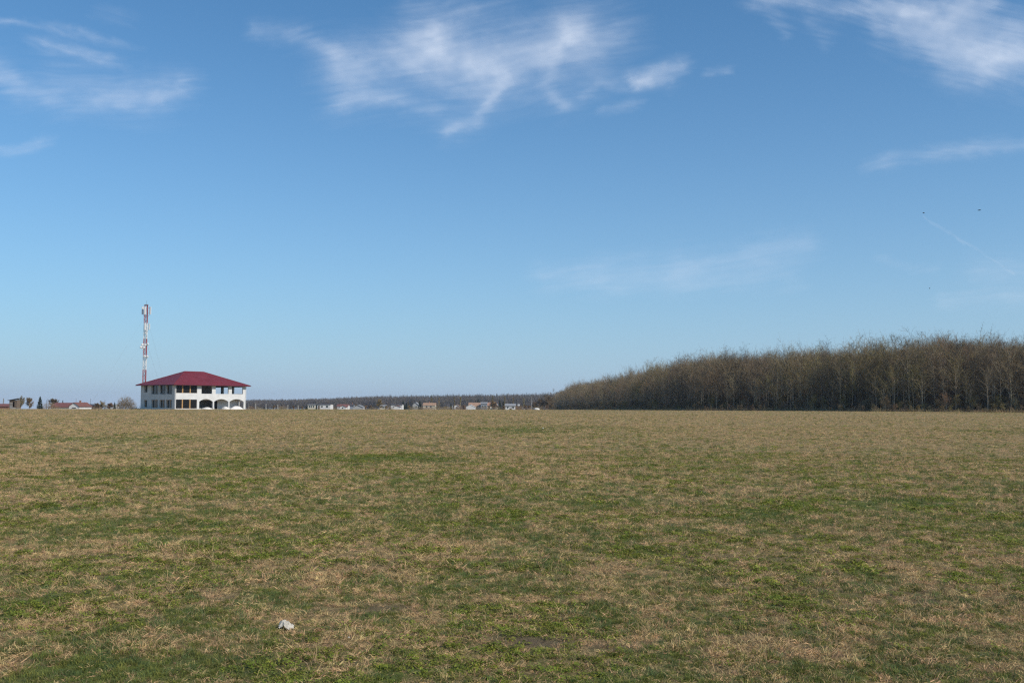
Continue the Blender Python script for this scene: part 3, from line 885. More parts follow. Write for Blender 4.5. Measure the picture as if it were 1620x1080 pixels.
# ------------------------------------------------------------------ guyed radio mast behind the house
def mast():
    d = 288.0
    x, y, z = at(229.3, d)
    t = thing('radio_mast', 'tall red and white lattice mast with antennas and dishes behind the red roof', 'mast', (x, y, z))
    Z = lambda py: top_z(229, py, d) - z
    s = .98
    legs = [(-s / 2, -.28), (s / 2, -.28), (0.0, .57)]
    bounds = [(482, 'steel_red'), (511, 'steel_white'), (536, 'steel_red'), (562, 'steel_white'), (585, 'steel_red'), (607, 'steel_white'), (626, 'steel_red'), (646, None)]
    for (p0, c), (p1, _) in zip(bounds[:-1], bounds[1:]):
        z1, z0 = Z(p0), max(-.2, Z(p1))
        mb = MB()
        for lx, ly in legs: mb.tube([(lx, ly, z0), (lx, ly, z1)], .085, 6)
        n = max(2, round((z1 - z0) / 1.0))
        for i in range(n):
            a, b = z0 + (z1 - z0) * i / n, z0 + (z1 - z0) * (i + 1) / n
            for k in range(3):
                p, q = legs[k], legs[(k + 1) % 3]
                if i % 2: p, q = q, p
                mb.tube([(p[0], p[1], a), (q[0], q[1], b)], .055, 4)
                mb.tube([(p[0], p[1], b), (q[0], q[1], b)], .028, 4)
        part('lattice_section', mb, M[c], t)
    mb = MB()                                                           # ladder and cables up the left leg
    for lx in (-.42, -.22): mb.tube([(lx, .12, 0), (lx, .12, Z(485))], .03, 4)
    for i in range(int(Z(485) / .5)): mb.box(-.42, -.22, .11, .13, i * .5 + .2, i * .5 + .23)
    part('ladder', mb, M['steel_grey'], t)
    mb = MB(); mb.box(-.42, .38, -.35, .45, Z(483), Z(481.2)); mb.tube([(0, 0, Z(481)), (0, 0, Z(475))], .03, 6)
    part('top_cap', mb, M['steel_grey'], t)
    def panel(px, p0, p1, fy, w=.36, yaw=0):
        lx = wid(px - 229.3, d)
        mb = MB(); zz0, zz1 = Z(p1), Z(p0)
        prof = [(-w / 2, -.09), (w / 2, -.09), (w / 2, .03), (w * .3, .09), (-w * .3, .09), (-w / 2, .03)]
        mb.prism([(a, -b) for a, b in prof], 2, zz0, zz1)
        o = part('panel_antenna', mb, M['panel_white'], t)
        o.location = (lx, fy, 0); o.rotation_euler = (0, 0, yaw)
        br = MB()
        for h in (.15, .85):
            hz_ = zz0 + (zz1 - zz0) * h
            br.tube([(lx * .3, fy * .3, hz_), (lx, fy, hz_)], .035, 5)
        br.tube([(lx * .2, fy * .2, zz0 - .9), (lx * .92, fy * .92, zz0 - .05)], .03, 5)
        part('bracket', br, M['steel_grey'], t)
    panel(223.8, 485, 497, -.25, .5, .3); panel(228.6, 485, 497.5, -.85, .62); panel(235.8, 485, 497, -.25, .55, -.3)
    panel(229.2, 511, 522, -.75, .56); panel(234.8, 512, 521, -.2, .45, -.3)
    def dish(px, py, r, yaw, fy=-.75):
        lx = wid(px - 229.3, d); h = Z(py)
        mb = MB()
        pts = [(0, -.28, 0), (0, -.26, 0), (0, .05, 0), (0, .2, 0)]
        mb.tube(pts, [r * .55, r, r, r * .35], 14)
        o = part('dish_antenna', mb, M['panel_white'], t, True)
        o.location = (lx, fy, h); o.rotation_euler = (0, 0, yaw)
        br = MB(); br.tube([(lx * .25, -.25, h - .05), (lx, fy + .2, h)], .045, 5); part('bracket', br, M['steel_grey'], t)
    for a in ((225.8, 545.2, .33, .5), (223.8, 549.3, .36, .7), (228.4, 549.6, .40, .1), (230.4, 546.2, .36, -.1), (234.2, 544.4, .36, -.5), (226.6, 552.0, .26, .3),
              (234.2, 564.2, .34, -.4), (229.9, 563.8, .36, 0)):
        dish(*a)
    for px_, py_ in ((230.5, 526.5), (231.8, 523)):
        mb = MB(); mb.box(-.22, .22, -.62, -.36, -.3, .3); o = part('radio_unit', mb, M['panel_white'], t); o.location = (wid(px_ - 229.3, d), 0, Z(py_))
    for k, az in enumerate((200, 320, 80)):
        for hp, rr_ in ((500, 15), (540, 13)):
            a = R(az)
            mb = MB(); mb.tube([(.3 * math.cos(a), .3 * math.sin(a), Z(hp)), (rr_ * math.cos(a), rr_ * math.sin(a), -.1)], .006, 4)
            part('guy_wire', mb, M['steel_grey'], t)
mast()

# ------------------------------------------------------------------ village and other far things
def house(name, label, px0, px1, py_eave, py_ridge, d, wall, roof, gable=False, depth=7.0, wins=(), chim=None, cat='house', group='houses of the far village', door=None, over=.35):
    xa, _, z = at(px0, d); xb, _, _ = at(px1, d)
    cx_ = (xa + xb) / 2; w = (xb - xa) / 2
    z = float(terrain(cx_, d)) - .15
    he, hr = top_z((px0 + px1) / 2, py_eave, d) - z, top_z((px0 + px1) / 2, py_ridge, d) - z
    t = thing(name, label, cat, (cx_, d + depth / 2, z), 0, group)
    q = depth / 2
    mb = MB()
    if gable: mb.prism([(-w, 0), (w, 0), (w, he), (0, hr - .06), (-w, he)], 1, -q, q)
    else: mb.prism([(-q, 0), (q, 0), (q, he), (0, hr - .06), (-q, he)], 0, -w, w)
    part('wall', mb, M[wall], t)
    mb = MB()
    a = w if gable else q
    sl = (hr - he) / a
    th = .12
    for sg in (-1, 1):
        poly = [(0, hr), (sg * (a + over), hr - sl * (a + over)), (sg * (a + over), hr - sl * (a + over) + th), (0, hr + th)]
        if gable: mb.prism(poly, 1, -q - over, q + over)
        else: mb.prism(poly, 0, -w - over, w + over)
    rf = part('roof', mb, M[roof], t)
    if chim is not None:
        mb = MB(); mb.box(chim * w - .3, chim * w + .3, -.3, .3, he, hr + .9); part('chimney', mb, M['brick_red'], rf)
    for f, ww, z0, z1 in wins:
        c = f * w
        fr = MB(); fr.box(c - ww / 2 - .08, c + ww / 2 + .08, -q - .05, -q + .01, z0 * he - .08, z1 * he + .08)
        wo = part('window', fr, M['white'] if wall not in ('white',) else M['grey'], t)
        pn = MB(); pn.box(c - ww / 2, c + ww / 2, -q - .07, -q - .045, z0 * he, z1 * he); part('pane', pn, M['glass'], wo)
    if door is not None:
        mb = MB(); mb.box(door * w - .5, door * w + .5, -q - .06, -q + .01, 0.1, min(2.2, he * .85)); part('door', mb, M['old_wood'], t)
    return t

house('warehouse', 'long low white flat roofed building with two dark windows', 503, 523.5, 639.6, 638.8, 560, 'white', 'roof_dark', depth=9, wins=((-.3, 1.0, .45, .7), (.5, 1.1, .4, .75)), cat='building', group=None, door=-.75)
house('house', 'small dirty white flat roofed house between two dark trees', 488, 500.5, 640.2, 639.6, 560, 'cream', 'roof_grey', depth=6, wins=((-.55, .6, .4, .8), (-.1, .6, .4, .8), (.45, .6, .4, .8)))
house('house', 'red roofed house with a small white gable, right of the long white building', 534, 551, 642.2, 639.4, 620, 'white', 'tile_red', depth=8, wins=((-.5, .9, .4, .8),))
house('house', 'small white gable in front of the red roofed house', 538, 548, 643.4, 640.9, 600, 'white', 'tile_red', gable=True, depth=5, wins=((0, .8, .4, .8),))
house('house', 'house with a dark slate roof beside the red roofed house', 551, 560, 641.5, 639.2, 640, 'blue_grey', 'roof_dark', depth=7, chim=.3)
house('shed', 'pale grey gabled shed with low wide gable', 559, 575, 643.8, 640.4, 600, 'grey', 'roof_grey', gable=True, depth=8, cat='shed', group=None)
house('house', 'cream house half hidden by the yellowish willow', 601, 611, 642.5, 640.6, 680, 'cream', 'roof_grey', depth=7, wins=((.2, .8, .4, .8),))
house('house', 'white house with flat dark roof between willow and conifers', 619, 637, 640.2, 638.9, 600, 'white', 'roof_dark', depth=8, wins=((-.5, .8, .4, .7), (.4, .8, .4, .7)))
house('house', 'low white gable with a red lean-to before the flat dark roof', 623, 634, 643.2, 641.2, 585, 'white', 'tile_red', gable=True, depth=4)
house('house', 'pale grey house with tall slanted gable beside a dark conifer', 653.5, 663, 640.5, 636.2, 650, 'grey', 'roof_grey', gable=True, depth=9, wins=((.2, .9, .45, .8),))
house('house', 'house with a pinkish hipped roof and small dormer', 670, 689, 640.8, 637.2, 660, 'cream', 'tile_orange', depth=9, wins=((-.4, 1, .4, .8), (.3, 1, .4, .8)), chim=-.05)
house('house', 'small white house with brown roof among bare poplars', 719, 727, 642, 639.4, 640, 'white', 'tile_orange', gable=True, depth=7, wins=((.1, .8, .4, .8),))
house('house', 'dark little house behind the poplars with grey roof', 708, 716, 641.2, 639.2, 690, 'blue_grey', 'roof_dark', depth=7)
house('barn', 'long barn with a wide orange tiled roof', 742, 764, 642.6, 636.8, 660, 'cream', 'tile_orange', depth=13, cat='barn', group=None)
house('barn', 'blue grey barn section next to the orange tiled roof', 761, 771, 638.5, 636.2, 652, 'blue_grey', 'roof_grey', depth=10, cat='barn', group=None, wins=((-.4, .7, .4, .75), (.4, .7, .4, .75)))
house('house', 'small house with a steep orange roof beside the blue grey barn', 771, 778, 641, 636.5, 655, 'cream', 'tile_orange', depth=8)
house('tent', 'bright white low gable in front of the orange roofed barn', 737.5, 752, 643.6, 640.0, 590, 'white', 'white', gable=True, depth=7, cat='tent', group=None, over=.15)
house('house', 'narrow white house with red gable roof beside rusty bushes', 784.5, 790.5, 639.6, 636.4, 650, 'white', 'tile_red', gable=True, depth=8, wins=((0, .8, .4, .7),))
house('house', 'pale house with silvery roof near the tall pale pole', 800, 815.5, 641.8, 638.6, 520, 'white', 'roof_grey', depth=8, wins=((-.5, .8, .4, .8), (.55, .8, .4, .8)))
house('shed', 'small bright white shed with a dark doorway before the silvery roof', 804, 811, 645.0, 643.4, 470, 'white', 'white', gable=True, depth=3.5, cat='shed', group=None, door=.2, over=.1)
house('shed', 'narrow tall white shed standing apart from the silvery roofed house', 819.4, 822.4, 640.6, 639.6, 480, 'white', 'white', depth=2, cat='shed', group=None, door=0, over=.08)
# left of the mast
house('house', 'long house with a red tiled roof seen beyond the field edge', 82, 114, 643.5, 637.2, 420, 'cream', 'tile_red', depth=11)
house('house', 'gable end of the red roofed house with pale pink wall', 111, 127, 642.3, 636.6, 405, 'plaster', 'tile_red', gable=True, depth=12, wins=((-.2, .8, .3, .6), (.22, .8, .3, .6)), chim=-.05)
house('barn', 'low dark barn beside a small conifer', 134, 150, 641.6, 639.4, 430, 'old_wood', 'roof_dark', depth=9, cat='barn', group=None)
house('shed', 'long low shed with a dull red roof beside the wooden hut', -14, 16, 642.6, 638.8, 420, 'brick_red', 'tile_red', depth=10, cat='shed', group=None)
house('house', 'low grey house behind bare shrubs near the round bush', 168, 181, 641.8, 639.2, 480, 'grey', 'roof_grey', depth=8, wins=((-.3, .8, .4, .8),))

def hut():
    d = 292
    xa, _, z = at(16.5, d); xb, _, _ = at(28.5, d)
    w = xb - xa
    h = top_z(22, 631, d) - z
    t = thing('wooden_hut', 'small raised wooden hut with tilted roof and open doorway', 'hut', (xa, d, z))
    dep = 2.0
    base = MB(); base.box(.3, w - .2, -.1, dep + .1, -.3, .35); part('base', base, M['concrete'], t)
    b = MB(); wall_with_openings(b, .05, w - .05, .35, h - .28, 0, .08, [(w * .46, w * .70, .6, h - .75)]); part('front_wall', b, M['old_wood'], t)
    b = MB(); b.box(.05, .13, .08, dep, .35, h - .28); part('side_wall', b, M['grey'], t)
    b = MB(); b.box(w - .13, w - .05, .08, dep, .35, h - .28); part('side_wall', b, M['old_wood'], t)
    b = MB(); b.box(.13, w - .13, dep - .08, dep, .35, h - .28); part('rear_wall', b, M['old_wood'], t)
    for k in range(4):
        b = MB(); b.box(.06, w * .45, -.03, -.002, .45 + k * .38, .62 + k * .38); part('plank', b, M['grey'], t)
    rf = MB(); rf.prism([(-.35, h - .42), (w + .5, h + .16), (w + .5, h + .25), (-.35, h - .33)], 1, -.4, dep + .3); part('roof', rf, M['roof_dark'], t)
    for px_ in (.12, w - .1):
        q = MB(); q.box(px_ - .05, px_ + .05, -.06, -.004 if px_ > 1 else -.035, -.2, h - .3); part('post', q, M['old_wood'], t)
hut()

# smaller trees of the village
SM = {}
SM['round'] = [tree_meshes(M['bark'], M['twig_grey'], seed=900 + k, H=10, base=.04, spread=.46, limbs=26, subs=14, twigs=18, r0=.14, fork=4, upright=.5, tw=.045, twl=(1.0, 2.2)) for k in range(2)]
SM['poplar'] = [tree_meshes(M['bark_pale'], M['twig_olive'], seed=910 + k, H=12, base=.15, spread=.15, limbs=18, subs=8, twigs=10, r0=.16, upright=1.5, tw=.045) for k in range(2)]
SM['rusty'] = [tree_meshes(M['bark'], M['twig_rust'], seed=920 + k, H=6, base=.03, spread=.42, limbs=20, subs=10, twigs=14, r0=.1, fork=4, upright=.8, tw=.05, twl=(1.3, 2.6)) for k in range(2)]
SM['willow'] = [tree_meshes(M['bark'], M['twig_olive'], seed=930, H=10, base=.15, spread=.42, limbs=18, subs=11, twigs=16, r0=.2, fork=1, upright=.4, tw=.06, twl=(1.0, 2.4))]
def dome_bush(seed, n, rx, h, tm, tw):
    g = np.random.default_rng(seed)
    st = MB()
    for k in range(9):
        a = g.uniform(0, 6.28); e = g.uniform(.1, 1.0)
        q = np.array([[0, 0, -.1], [rx * .22 * e * math.cos(a), rx * .22 * e * math.sin(a), h * .3], [rx * .6 * e * math.cos(a), rx * .6 * e * math.sin(a), h * (.8 - .3 * e)]])
        st.tube(q, [.12, .08, .02], 5, cap=False)
    az = g.uniform(0, 6.28, n); el = np.arcsin(g.uniform(.02, 1, n)); r = g.uniform(.12, 1, n) ** .55 * (1 + .1 * np.sin(az * 3 + el * 5))
    d = np.stack([np.cos(az) * np.cos(el) * rx, np.sin(az) * np.cos(el) * rx, np.sin(el) * h], 1)
    p = d * r[:, None] * .92
    dr = norm(norm(d) + g.normal(0, .45, (n, 3)) + np.array([0, 0, .25])); ln = g.uniform(.08, .2, (n, 1)) * h
    sd_ = norm(np.cross(dr, g.normal(size=(n, 3)))) * tw
    cr = MB(); cr.tris(np.stack([p - sd_, p + sd_, p + dr * ln], 1))
    return st.mesh('trunk', M['bark'], True, fix=False), cr.mesh('crown', M[tm], fix=False)
SM['dome'] = [dome_bush(940, 3800, 7.2, 9.2, 'twig_grey', .05)]
SM['scrub'] = [dome_bush(950 + k, 1300, 7.0, 5.5, t_, .06) for k, t_ in enumerate(('twig_rust', 'twig_grey', 'twig_olive'))]
HGT = {'dome': 9.6, 'scrub': 6.0, 'round': 10, 'poplar': 12, 'rusty': 6, 'willow': 10}
def small_tree(kind, name, label, px, py_top, d, wide=1.0, group=None, cat='tree', k=0, twm=None):
    x, y, z = at(px, d)
    h = (top_z(px, py_top, d) - z) / HGT[kind]
    a, b = SM[kind][k % len(SM[kind])]
    t = thing(name, label, cat, (x, y, z - .05), (px * 1.7) % 6.28, group)
    t.scale = (h * wide, h * wide, h)
    link('trunk', a, t); link('crown', b, t)
    return t

def conifer_mesh(seed):
    g = np.random.default_rng(seed)
    tr = MB(); tr.tube([(0, 0, -.1), (0, 0, 8.6)], [.16, .03], 6)
    V = []
    n = 900
    h = 9.0 * (1 - g.uniform(0, 1, n) ** .62) * .97 + .35
    rmax = 2.1 * (1 - h / 9.4) ** .85 * (1 + .18 * np.sin(h * 5.2))
    az = g.uniform(0, 6.28, n); r = rmax * np.sqrt(g.uniform(.12, 1, n))
    c = np.stack([r * np.cos(az), r * np.sin(az), h - .25 * r], 1)
    out = np.stack([np.cos(az), np.sin(az), g.normal(-.35, .2, n)], 1)
    sd_ = np.cross(out, g.normal(size=(n, 3))); sd_ /= np.linalg.norm(sd_, axis=1)[:, None]
    ln = g.uniform(.5, .95, (n, 1)); w = .17
    V = np.stack([c - out * ln * .4 - sd_ * w, c - out * ln * .4 + sd_ * w, c + out * ln * .6], 1)
    cr = MB(); cr.tris(V)
    return tr.mesh('trunk', M['bark_dark'], fix=False), cr.mesh('crown', M['needle'], fix=False)
CON = [conifer_mesh(k) for k in (1, 2)]
def conifer(label, px, py_top, d, wide=1.0, k=0):
    x, y, z = at(px, d)
    h = (top_z(px, py_top, d) - z) / 9.0
    t = thing('conifer', label, 'tree', (x, y, z), px, 'dark conifers of the village')
    t.scale = (h * wide, h * wide, h)
    link('trunk', CON[k][0], t); link('crown', CON[k][1], t)

conifer('tall dark conifer standing alone left of the long red roof', 65, 626.5, 400, 1.1)
conifer('small conifer standing before the low dark barn', 135, 636, 415, 1.2, 1)
conifer('small pointed conifer left of the big round bare bush', 183, 635.5, 430, .9)
conifer('slim dark conifer at the corner of the pale pink gable', 101, 632.5, 450, .7, 1)
conifer('little dark conifer beside the dirty white flat roofed house', 486.5, 640, 555, 1.0)
conifer('dark conifer between the two white flat roofed buildings', 501.5, 640, 552, .9, 1)
conifer('dark conifer at the corner of the flat dark roofed white house', 638.5, 633.5, 640, 1.2)
conifer('short dark conifer next to a taller one by the white house', 643.5, 636.5, 650, 1.2, 1)
conifer('dark conifer against the tall slanted pale gable', 664.8, 633.6, 640, 1.15)
conifer('broad dark conifer behind the long orange barn roof', 757, 631, 760, 1.6, 1)
conifer('dark conifer beside the narrow white house with red gable', 791, 631.5, 640, .9)
conifer('thin dark conifer near the silvery roofed house', 796.5, 634, 640, .8, 1)
conifer('small conifer in front of the willow and cream house', 714, 637, 640, 1.0)

small_tree('dome', 'round_bush', 'big dense dome-shaped bare bush beside the white house', 201, 624.8, 305, 1.0, None, 'bush', 0)
small_tree('round', 'bare_tree', 'dense bare tree rising behind the long red roof', 86, 630.5, 440, 1.3, None, 'tree', 1)
small_tree('scrub', 'shrub', 'brown shrub at the end of the long red roof', 79, 635, 410, 1.3, None, 'shrub')
small_tree('round', 'bare_tree', 'thin grey bare tree close behind the wooden hut', 35, 629, 420, .9, None, 'tree', 0)
small_tree('round', 'bare_tree', 'grey bare tree between the wooden hut and the tall conifer', 48, 629, 425, 1.0, None, 'tree', 1)
small_tree('poplar', 'bare_tree', 'faint bare poplar left of the wooden hut', 7, 630, 480, 1.0, None, 'tree')
small_tree('rusty', 'shrub', 'low bare shrub between barn and grey house', 156, 637.5, 420, 1.3, None, 'shrub', 1)
small_tree('round', 'shrub', 'bare shrub in front of the low grey house', 163, 635.5, 430, 1.3, None, 'shrub')
small_tree('rusty', 'shrub', 'rusty shrub beside the small pointed conifer', 176, 637.5, 430, 1.6, None, 'shrub')
small_tree('willow', 'willow', 'yellowish willow among the village roofs', 602, 633.5, 660, 1.35, None, 'tree')
VG = 'bare poplars in the far village'
for i, (px, pt, lab) in enumerate(((684, 624.8, 'tallest bare poplar behind the pinkish hipped roof'), (695, 628, 'bare poplar just past the pinkish hipped roof'), (719, 628, 'bare poplar above the small brown roofed house'),
        (729, 627, 'bare poplar left of the long orange barn'), (779, 626, 'bare poplar behind the rusty bushes'), (799, 627, 'bare poplar over the silvery roof'), (812, 629, 'bare poplar at the end of the silvery roof'), (829, 629, 'bare poplar left of the tall pale pole'), (646, 634, 'low bare poplar behind the two dark conifers'))):
    small_tree('poplar', 'poplar', lab, px, pt, 700, 1.25, VG, 'tree', i)
small_tree('rusty', 'shrub', 'reddish brown bush beside the steep orange roof', 780, 634.5, 640, 1.1, None, 'bush')
small_tree('rusty', 'shrub', 'second reddish bush nearer the narrow white house', 784, 637, 636, 1.2, None, 'bush', 1)
VS = 'bare shrubs between the village houses'
g_ = random.Random(8)
for px in (399, 412, 436, 449, 466, 480, 528, 565, 578, 586, 593, 612, 618, 646, 656, 668, 680, 692, 700, 706, 713, 724, 732, 736, 755, 768, 775, 789, 796, 817, 825, 832, 838, 848, 857, 864):
    small_tree(g_.choice(('scrub', 'scrub', 'rusty')), 'shrub', 'low bare brown shrub among the far village houses', px + g_.uniform(-2, 2), g_.uniform(640, 642.5), g_.uniform(520, 640), 1.3, VS, 'shrub', g_.randrange(2))
for px, pt, lab in ((846, 636, 'grey bare tree at the outer tip of the wood'), (856, 631, 'bushy bare tree leaning out at the tip of the wood'), (868, 626, 'bare round tree where the wood begins')):
    small_tree('round', 'bare_tree', lab, px, pt, 620, 1.1, None, 'tree', int(px))

def brush_pile():
    d = 262; x, y, z = at(218, d)
    t = thing('brush_pile', 'heap of dead branches and tilted poles beside the white house', 'branches', (x, y, z))
    g = random.Random(4)
    for k in range(26):
        a = g.uniform(0, PI); ln = g.uniform(.8, 2.0); ox, oy = g.uniform(-1.3, 1.1), g.uniform(-.5, .5)
        el = g.uniform(.1, .9)
        mb = MB(); mb.tube([(ox, oy, .02), (ox + ln * math.cos(el) * math.cos(a), oy + ln * math.cos(el) * math.sin(a) * .4, ln * math.sin(el) * .8)], [.04, .015], 4)
        part('branch', mb, M['bark_dark'] if k % 3 else M['bark'], t)
brush_pile()

def pole(name, label, px, p_top, d, r, m, cat, group=None, arm=False, base_top=True):
    x, y, z = at(px, d)
    h = top_z(px, p_top, d) - z
    if not arm:
        mb = MB(); mb.tube([(0, 0, -.2), (0, 0, h)], [r, r * .7], 6)
        o = link(name, mb.mesh(name, m), None, (x, y, z)); return tag(o, label, cat, group)
    t = thing(name, label, cat, (x, y, z), 0, group)
    mb = MB(); mb.tube([(0, 0, -.2), (0, 0, h)], [r, r * .7], 8); part('shaft', mb, m, t)
    mb = MB(); mb.box(-.6, .6, -.05, .05, h * .62, h * .62 + .1); mb.box(-.16, .16, -.18, .1, h * .40, h * .40 + .6); part('crossarm', mb, m, t)
    return t
for px, pt, lab in ((75.5, 632.5, 'thin pole just right of the tall lone conifer'), (122, 630, 'dark pole rising behind the pale pink gable'), (145, 630.5, 'tallest thin pole, beside the low dark barn'), (151, 636.5, 'short pole at the end of the low dark barn'), (167.5, 632, 'thin pole between bare shrubs and low grey house')):
    pole('pole', lab, px, pt, 440, .1, M['steel_grey'], 'pole', 'poles left of the mast')
pole('utility_pole', 'tall pale pole with crossarm near the tip of the wood', 841.3, 627, 480, .13, M['concrete'], 'pole', None, True)
for px, pt, lab in ((834, 637, 'short grey pole left of the tall pale one'), (758, 634, 'thin pole rising over the barn roof')):
    pole('pole', lab, px, pt, 560, .09, M['steel_grey'], 'pole')
# concrete fence beside the house
def field_fence():
    d = 310
    t = thing('fence', 'row of pale concrete fence posts with a top rail right of the white house', 'fence', at(405.5, d))
    x0, _, z0 = at(405.5, d)
    for px, pt in ((405.5, 637.6), (422, 638.4), (440.5, 639.6), (456.5, 640.2), (472.8, 640.9)):
        x, y, z = at(px, d)
        mb = MB(); mb.box(-.11, .11, -.09, .09, -.3, top_z(px, pt, d) - z); o = part('post', mb, M['concrete'], t); o.location = (x - x0, 0, z - z0)
    xa, xb = at(440.5, d)[0] - x0, at(456.5, d)[0] - x0
    for h in (.85,):
        mb = MB(); mb.box(xa + .115, xb - .115, -.03, .03, h - .03, h + .03); part('rail', mb, M['brick_red'], t)
field_fence()
pole('pole', 'single thin pale post beside the open corner of the white house', 394.8, 638, 300, .07, M['concrete'], 'post')
def rubble(label, px, wpx, py, d, m, seed):
    x, y, z = at(px, d); w = wid(wpx, d) / 2; h = top_z(px, py, d) - z
    g = np.random.default_rng(seed); bm = bmesh.new(); bmesh.ops.create_icosphere(bm, subdivisions=3, radius=1)
    for v in bm.verts:
        k = 1 + .3 * (float(fbm(np.array([v.co.x * 1.5 + seed]), np.array([v.co.y * 1.5 + v.co.z]), seed, 3)[0]) - .5) * 2
        v.co = Vector((v.co.x * w * k, v.co.y * w * .6 * k, max(-.2, v.co.z * h * k)))
    me = bpy.data.meshes.new('heap'); bm.to_mesh(me); bm.free(); me.materials.append(m)
    tag(link('heap', me, None, (x, y, z)), label, 'heap')
rubble('small pale heap at the field edge beside the tip of the wood', 849.5, 9, 645, 330, M['sand'], 3)
rubble('low dark mound of earth left of the small pale heap', 838, 10, 645.3, 340, M['old_wood'], 8)

# ------------------------------------------------------------------ small things on the field and in the air
def litter():
    d = 7.2
    x, y, z = at(461.0, d)
    z += .0
    g = np.random.default_rng(3)
    nx, ny = 13, 10
    V = []; ht = np.zeros((ny, nx))
    for j in range(ny):
        for i in range(nx):
            u, v = i / (nx - 1), j / (ny - 1)
            fold = .026 * (1 - abs(u - .33) / .5) + .02 * max(0, 1 - abs(v - .55) / .4)
            ht[j, i] = max(.0, fold) + .022 * (abs(float(vnoise(np.array([u * 6 + v * 2]), np.array([v * 6]), 4)[0]) - .5) * 2 - .3)
            V.append(((u - .5) * .105 + .016 * (v - .5) + g.normal(0, .003), (v - .5) * .10 - .02 * (u - .5), ht[j, i] + .02 * v * (1 - .4 * u)))
    n = nx * ny
    V2 = [(a, b, c - .0015) for a, b, c in V]
    F = []
    for j in range(ny - 1):
        for i in range(nx - 1):
            if (i + j > nx + ny - 6) or (i < 2 and j > ny - 4) or (i > nx - 4 and j < 2): continue
            q = (j * nx + i, j * nx + i + 1, (j + 1) * nx + i + 1, (j + 1) * nx + i)
            F.append(q); F.append(tuple(k + n for k in q[::-1]))
    mb = MB(); mb.add(V + V2, F)
    o = link('paper_scrap', mb.mesh('paper_scrap', M['paper'], False, False), None, (x, y, z), .25)
    tag(o, 'crumpled white paper scrap lying in the grass near the bottom of the picture', 'litter')
    def fleck(label, px, py_d, w, seed):
        x, y, z = at(px, py_d)
        bm = bmesh.new(); bmesh.ops.create_icosphere(bm, subdivisions=2, radius=1)
        gg = random.Random(seed)
        for v in bm.verts: v.co = Vector((v.co.x * w / 2 * gg.uniform(.8, 1.1), v.co.y * w / 3 * gg.uniform(.8, 1.1), v.co.z * w / 3 * gg.uniform(.7, 1.1)))
        me = bpy.data.meshes.new('scrap'); bm.to_mesh(me); bm.free(); me.materials.append(M['paper'])
        tag(link('scrap', me, None, (x, y, z + w / 3 + .03)), label, 'litter')
    fleck('tiny white fleck in the grass right of the paper scrap', 557.5, 6.78, .016, 1)
    fleck('small white scrap on the bright green strip far out in the field', 859, 62, .13, 2)
litter()

def bird(label, px, py, d, span, seed, cat='bird', ground=False):
    x = (px - 810) / FPX * d
    z = EYE + (hz_y(px) - py) / FPX * d if not ground else float(terrain(x, d)) + .14
    mb = MB()
    mb.tube([(-.20, 0, -.01), (-.12, 0, 0), (0, 0, .01), (.10, 0, .015), (.15, 0, .03), (.19, 0, .03), (.235, 0, .022)], [.012, .04, .06, .05, .035, .036, .004], 8)
    if not ground:
        for s in (-1, 1):
            a = .35
            V = [(.08, s * .04, .03), (-.07, s * .04, .02), (-.06, s * span * .28, .03 + span * .28 * a), (.09, s * span * .28, .03 + span * .28 * a), (-.08, s * span * .5, .02 + span * .32 * a)]
            V2 = [(p, q, r_ - .012) for p, q, r_ in V]
            mb.add(V + V2, [(0, 3, 2, 1), (3, 4, 2), (5, 6, 7, 8), (8, 7, 9), (0, 5, 8, 3), (3, 8, 9, 4), (4, 9, 7, 2), (2, 7, 6, 1)])
    else:
        for s in (-.03, .03): mb.tube([(0, s, -.14), (.01, s, -.03)], .012, 4)
    o = link('bird', mb.mesh('bird', M['black']), None, (x, d, z), seed)
    tag(o, label, cat, None if ground else 'birds in the sky')
bird('black bird flying just above the start of the vapour trail', 1467, 334.5, 120, .16, .6)
bird('black bird flying high near the right side of the sky', 1556.5, 330, 120, .16, 2.2)
bird('black bird flying lower, over the wood', 1474, 455.5, 120, .14, 1.2)
bird('dark crow standing on the field edge left of the round bush', 157.5, 0, 200, .3, 2.6, 'bird', True)

# ------------------------------------------------------------------ high thin cloud, sheets of ice fibres at 6 km
def cloud_mat():
    m = bpy.data.materials.new('ice_cloud'); m.use_nodes = True
    nt = m.node_tree; nt.nodes.remove(nt.nodes['Principled BSDF']); l = nt.links.new
    a = nt.nodes.new('ShaderNodeAttribute'); a.attribute_name = 'thickness'
    tr = nt.nodes.new('ShaderNodeBsdfTranslucent'); tr.inputs[0].default_value = (.95, .95, .95, 1)
    df = nt.nodes.new('ShaderNodeBsdfDiffuse'); df.inputs[0].default_value = (.95, .95, .95, 1)
    ms = nt.nodes.new('ShaderNodeMixShader'); ms.inputs[0].default_value = .8
    l(df.outputs[0], ms.inputs[1]); l(tr.outputs[0], ms.inputs[2])
    tp = nt.nodes.new('ShaderNodeBsdfTransparent')
    mm = nt.nodes.new('ShaderNodeMixShader'); l(a.outputs['Fac'], mm.inputs[0]); l(tp.outputs[0], mm.inputs[1]); l(ms.outputs[0], mm.inputs[2])
    l(mm.outputs[0], nt.nodes['Material Output'].inputs['Surface'])
    return m
M['cloud'] = cloud_mat()
CMn = np.array(CM.to_3x3())
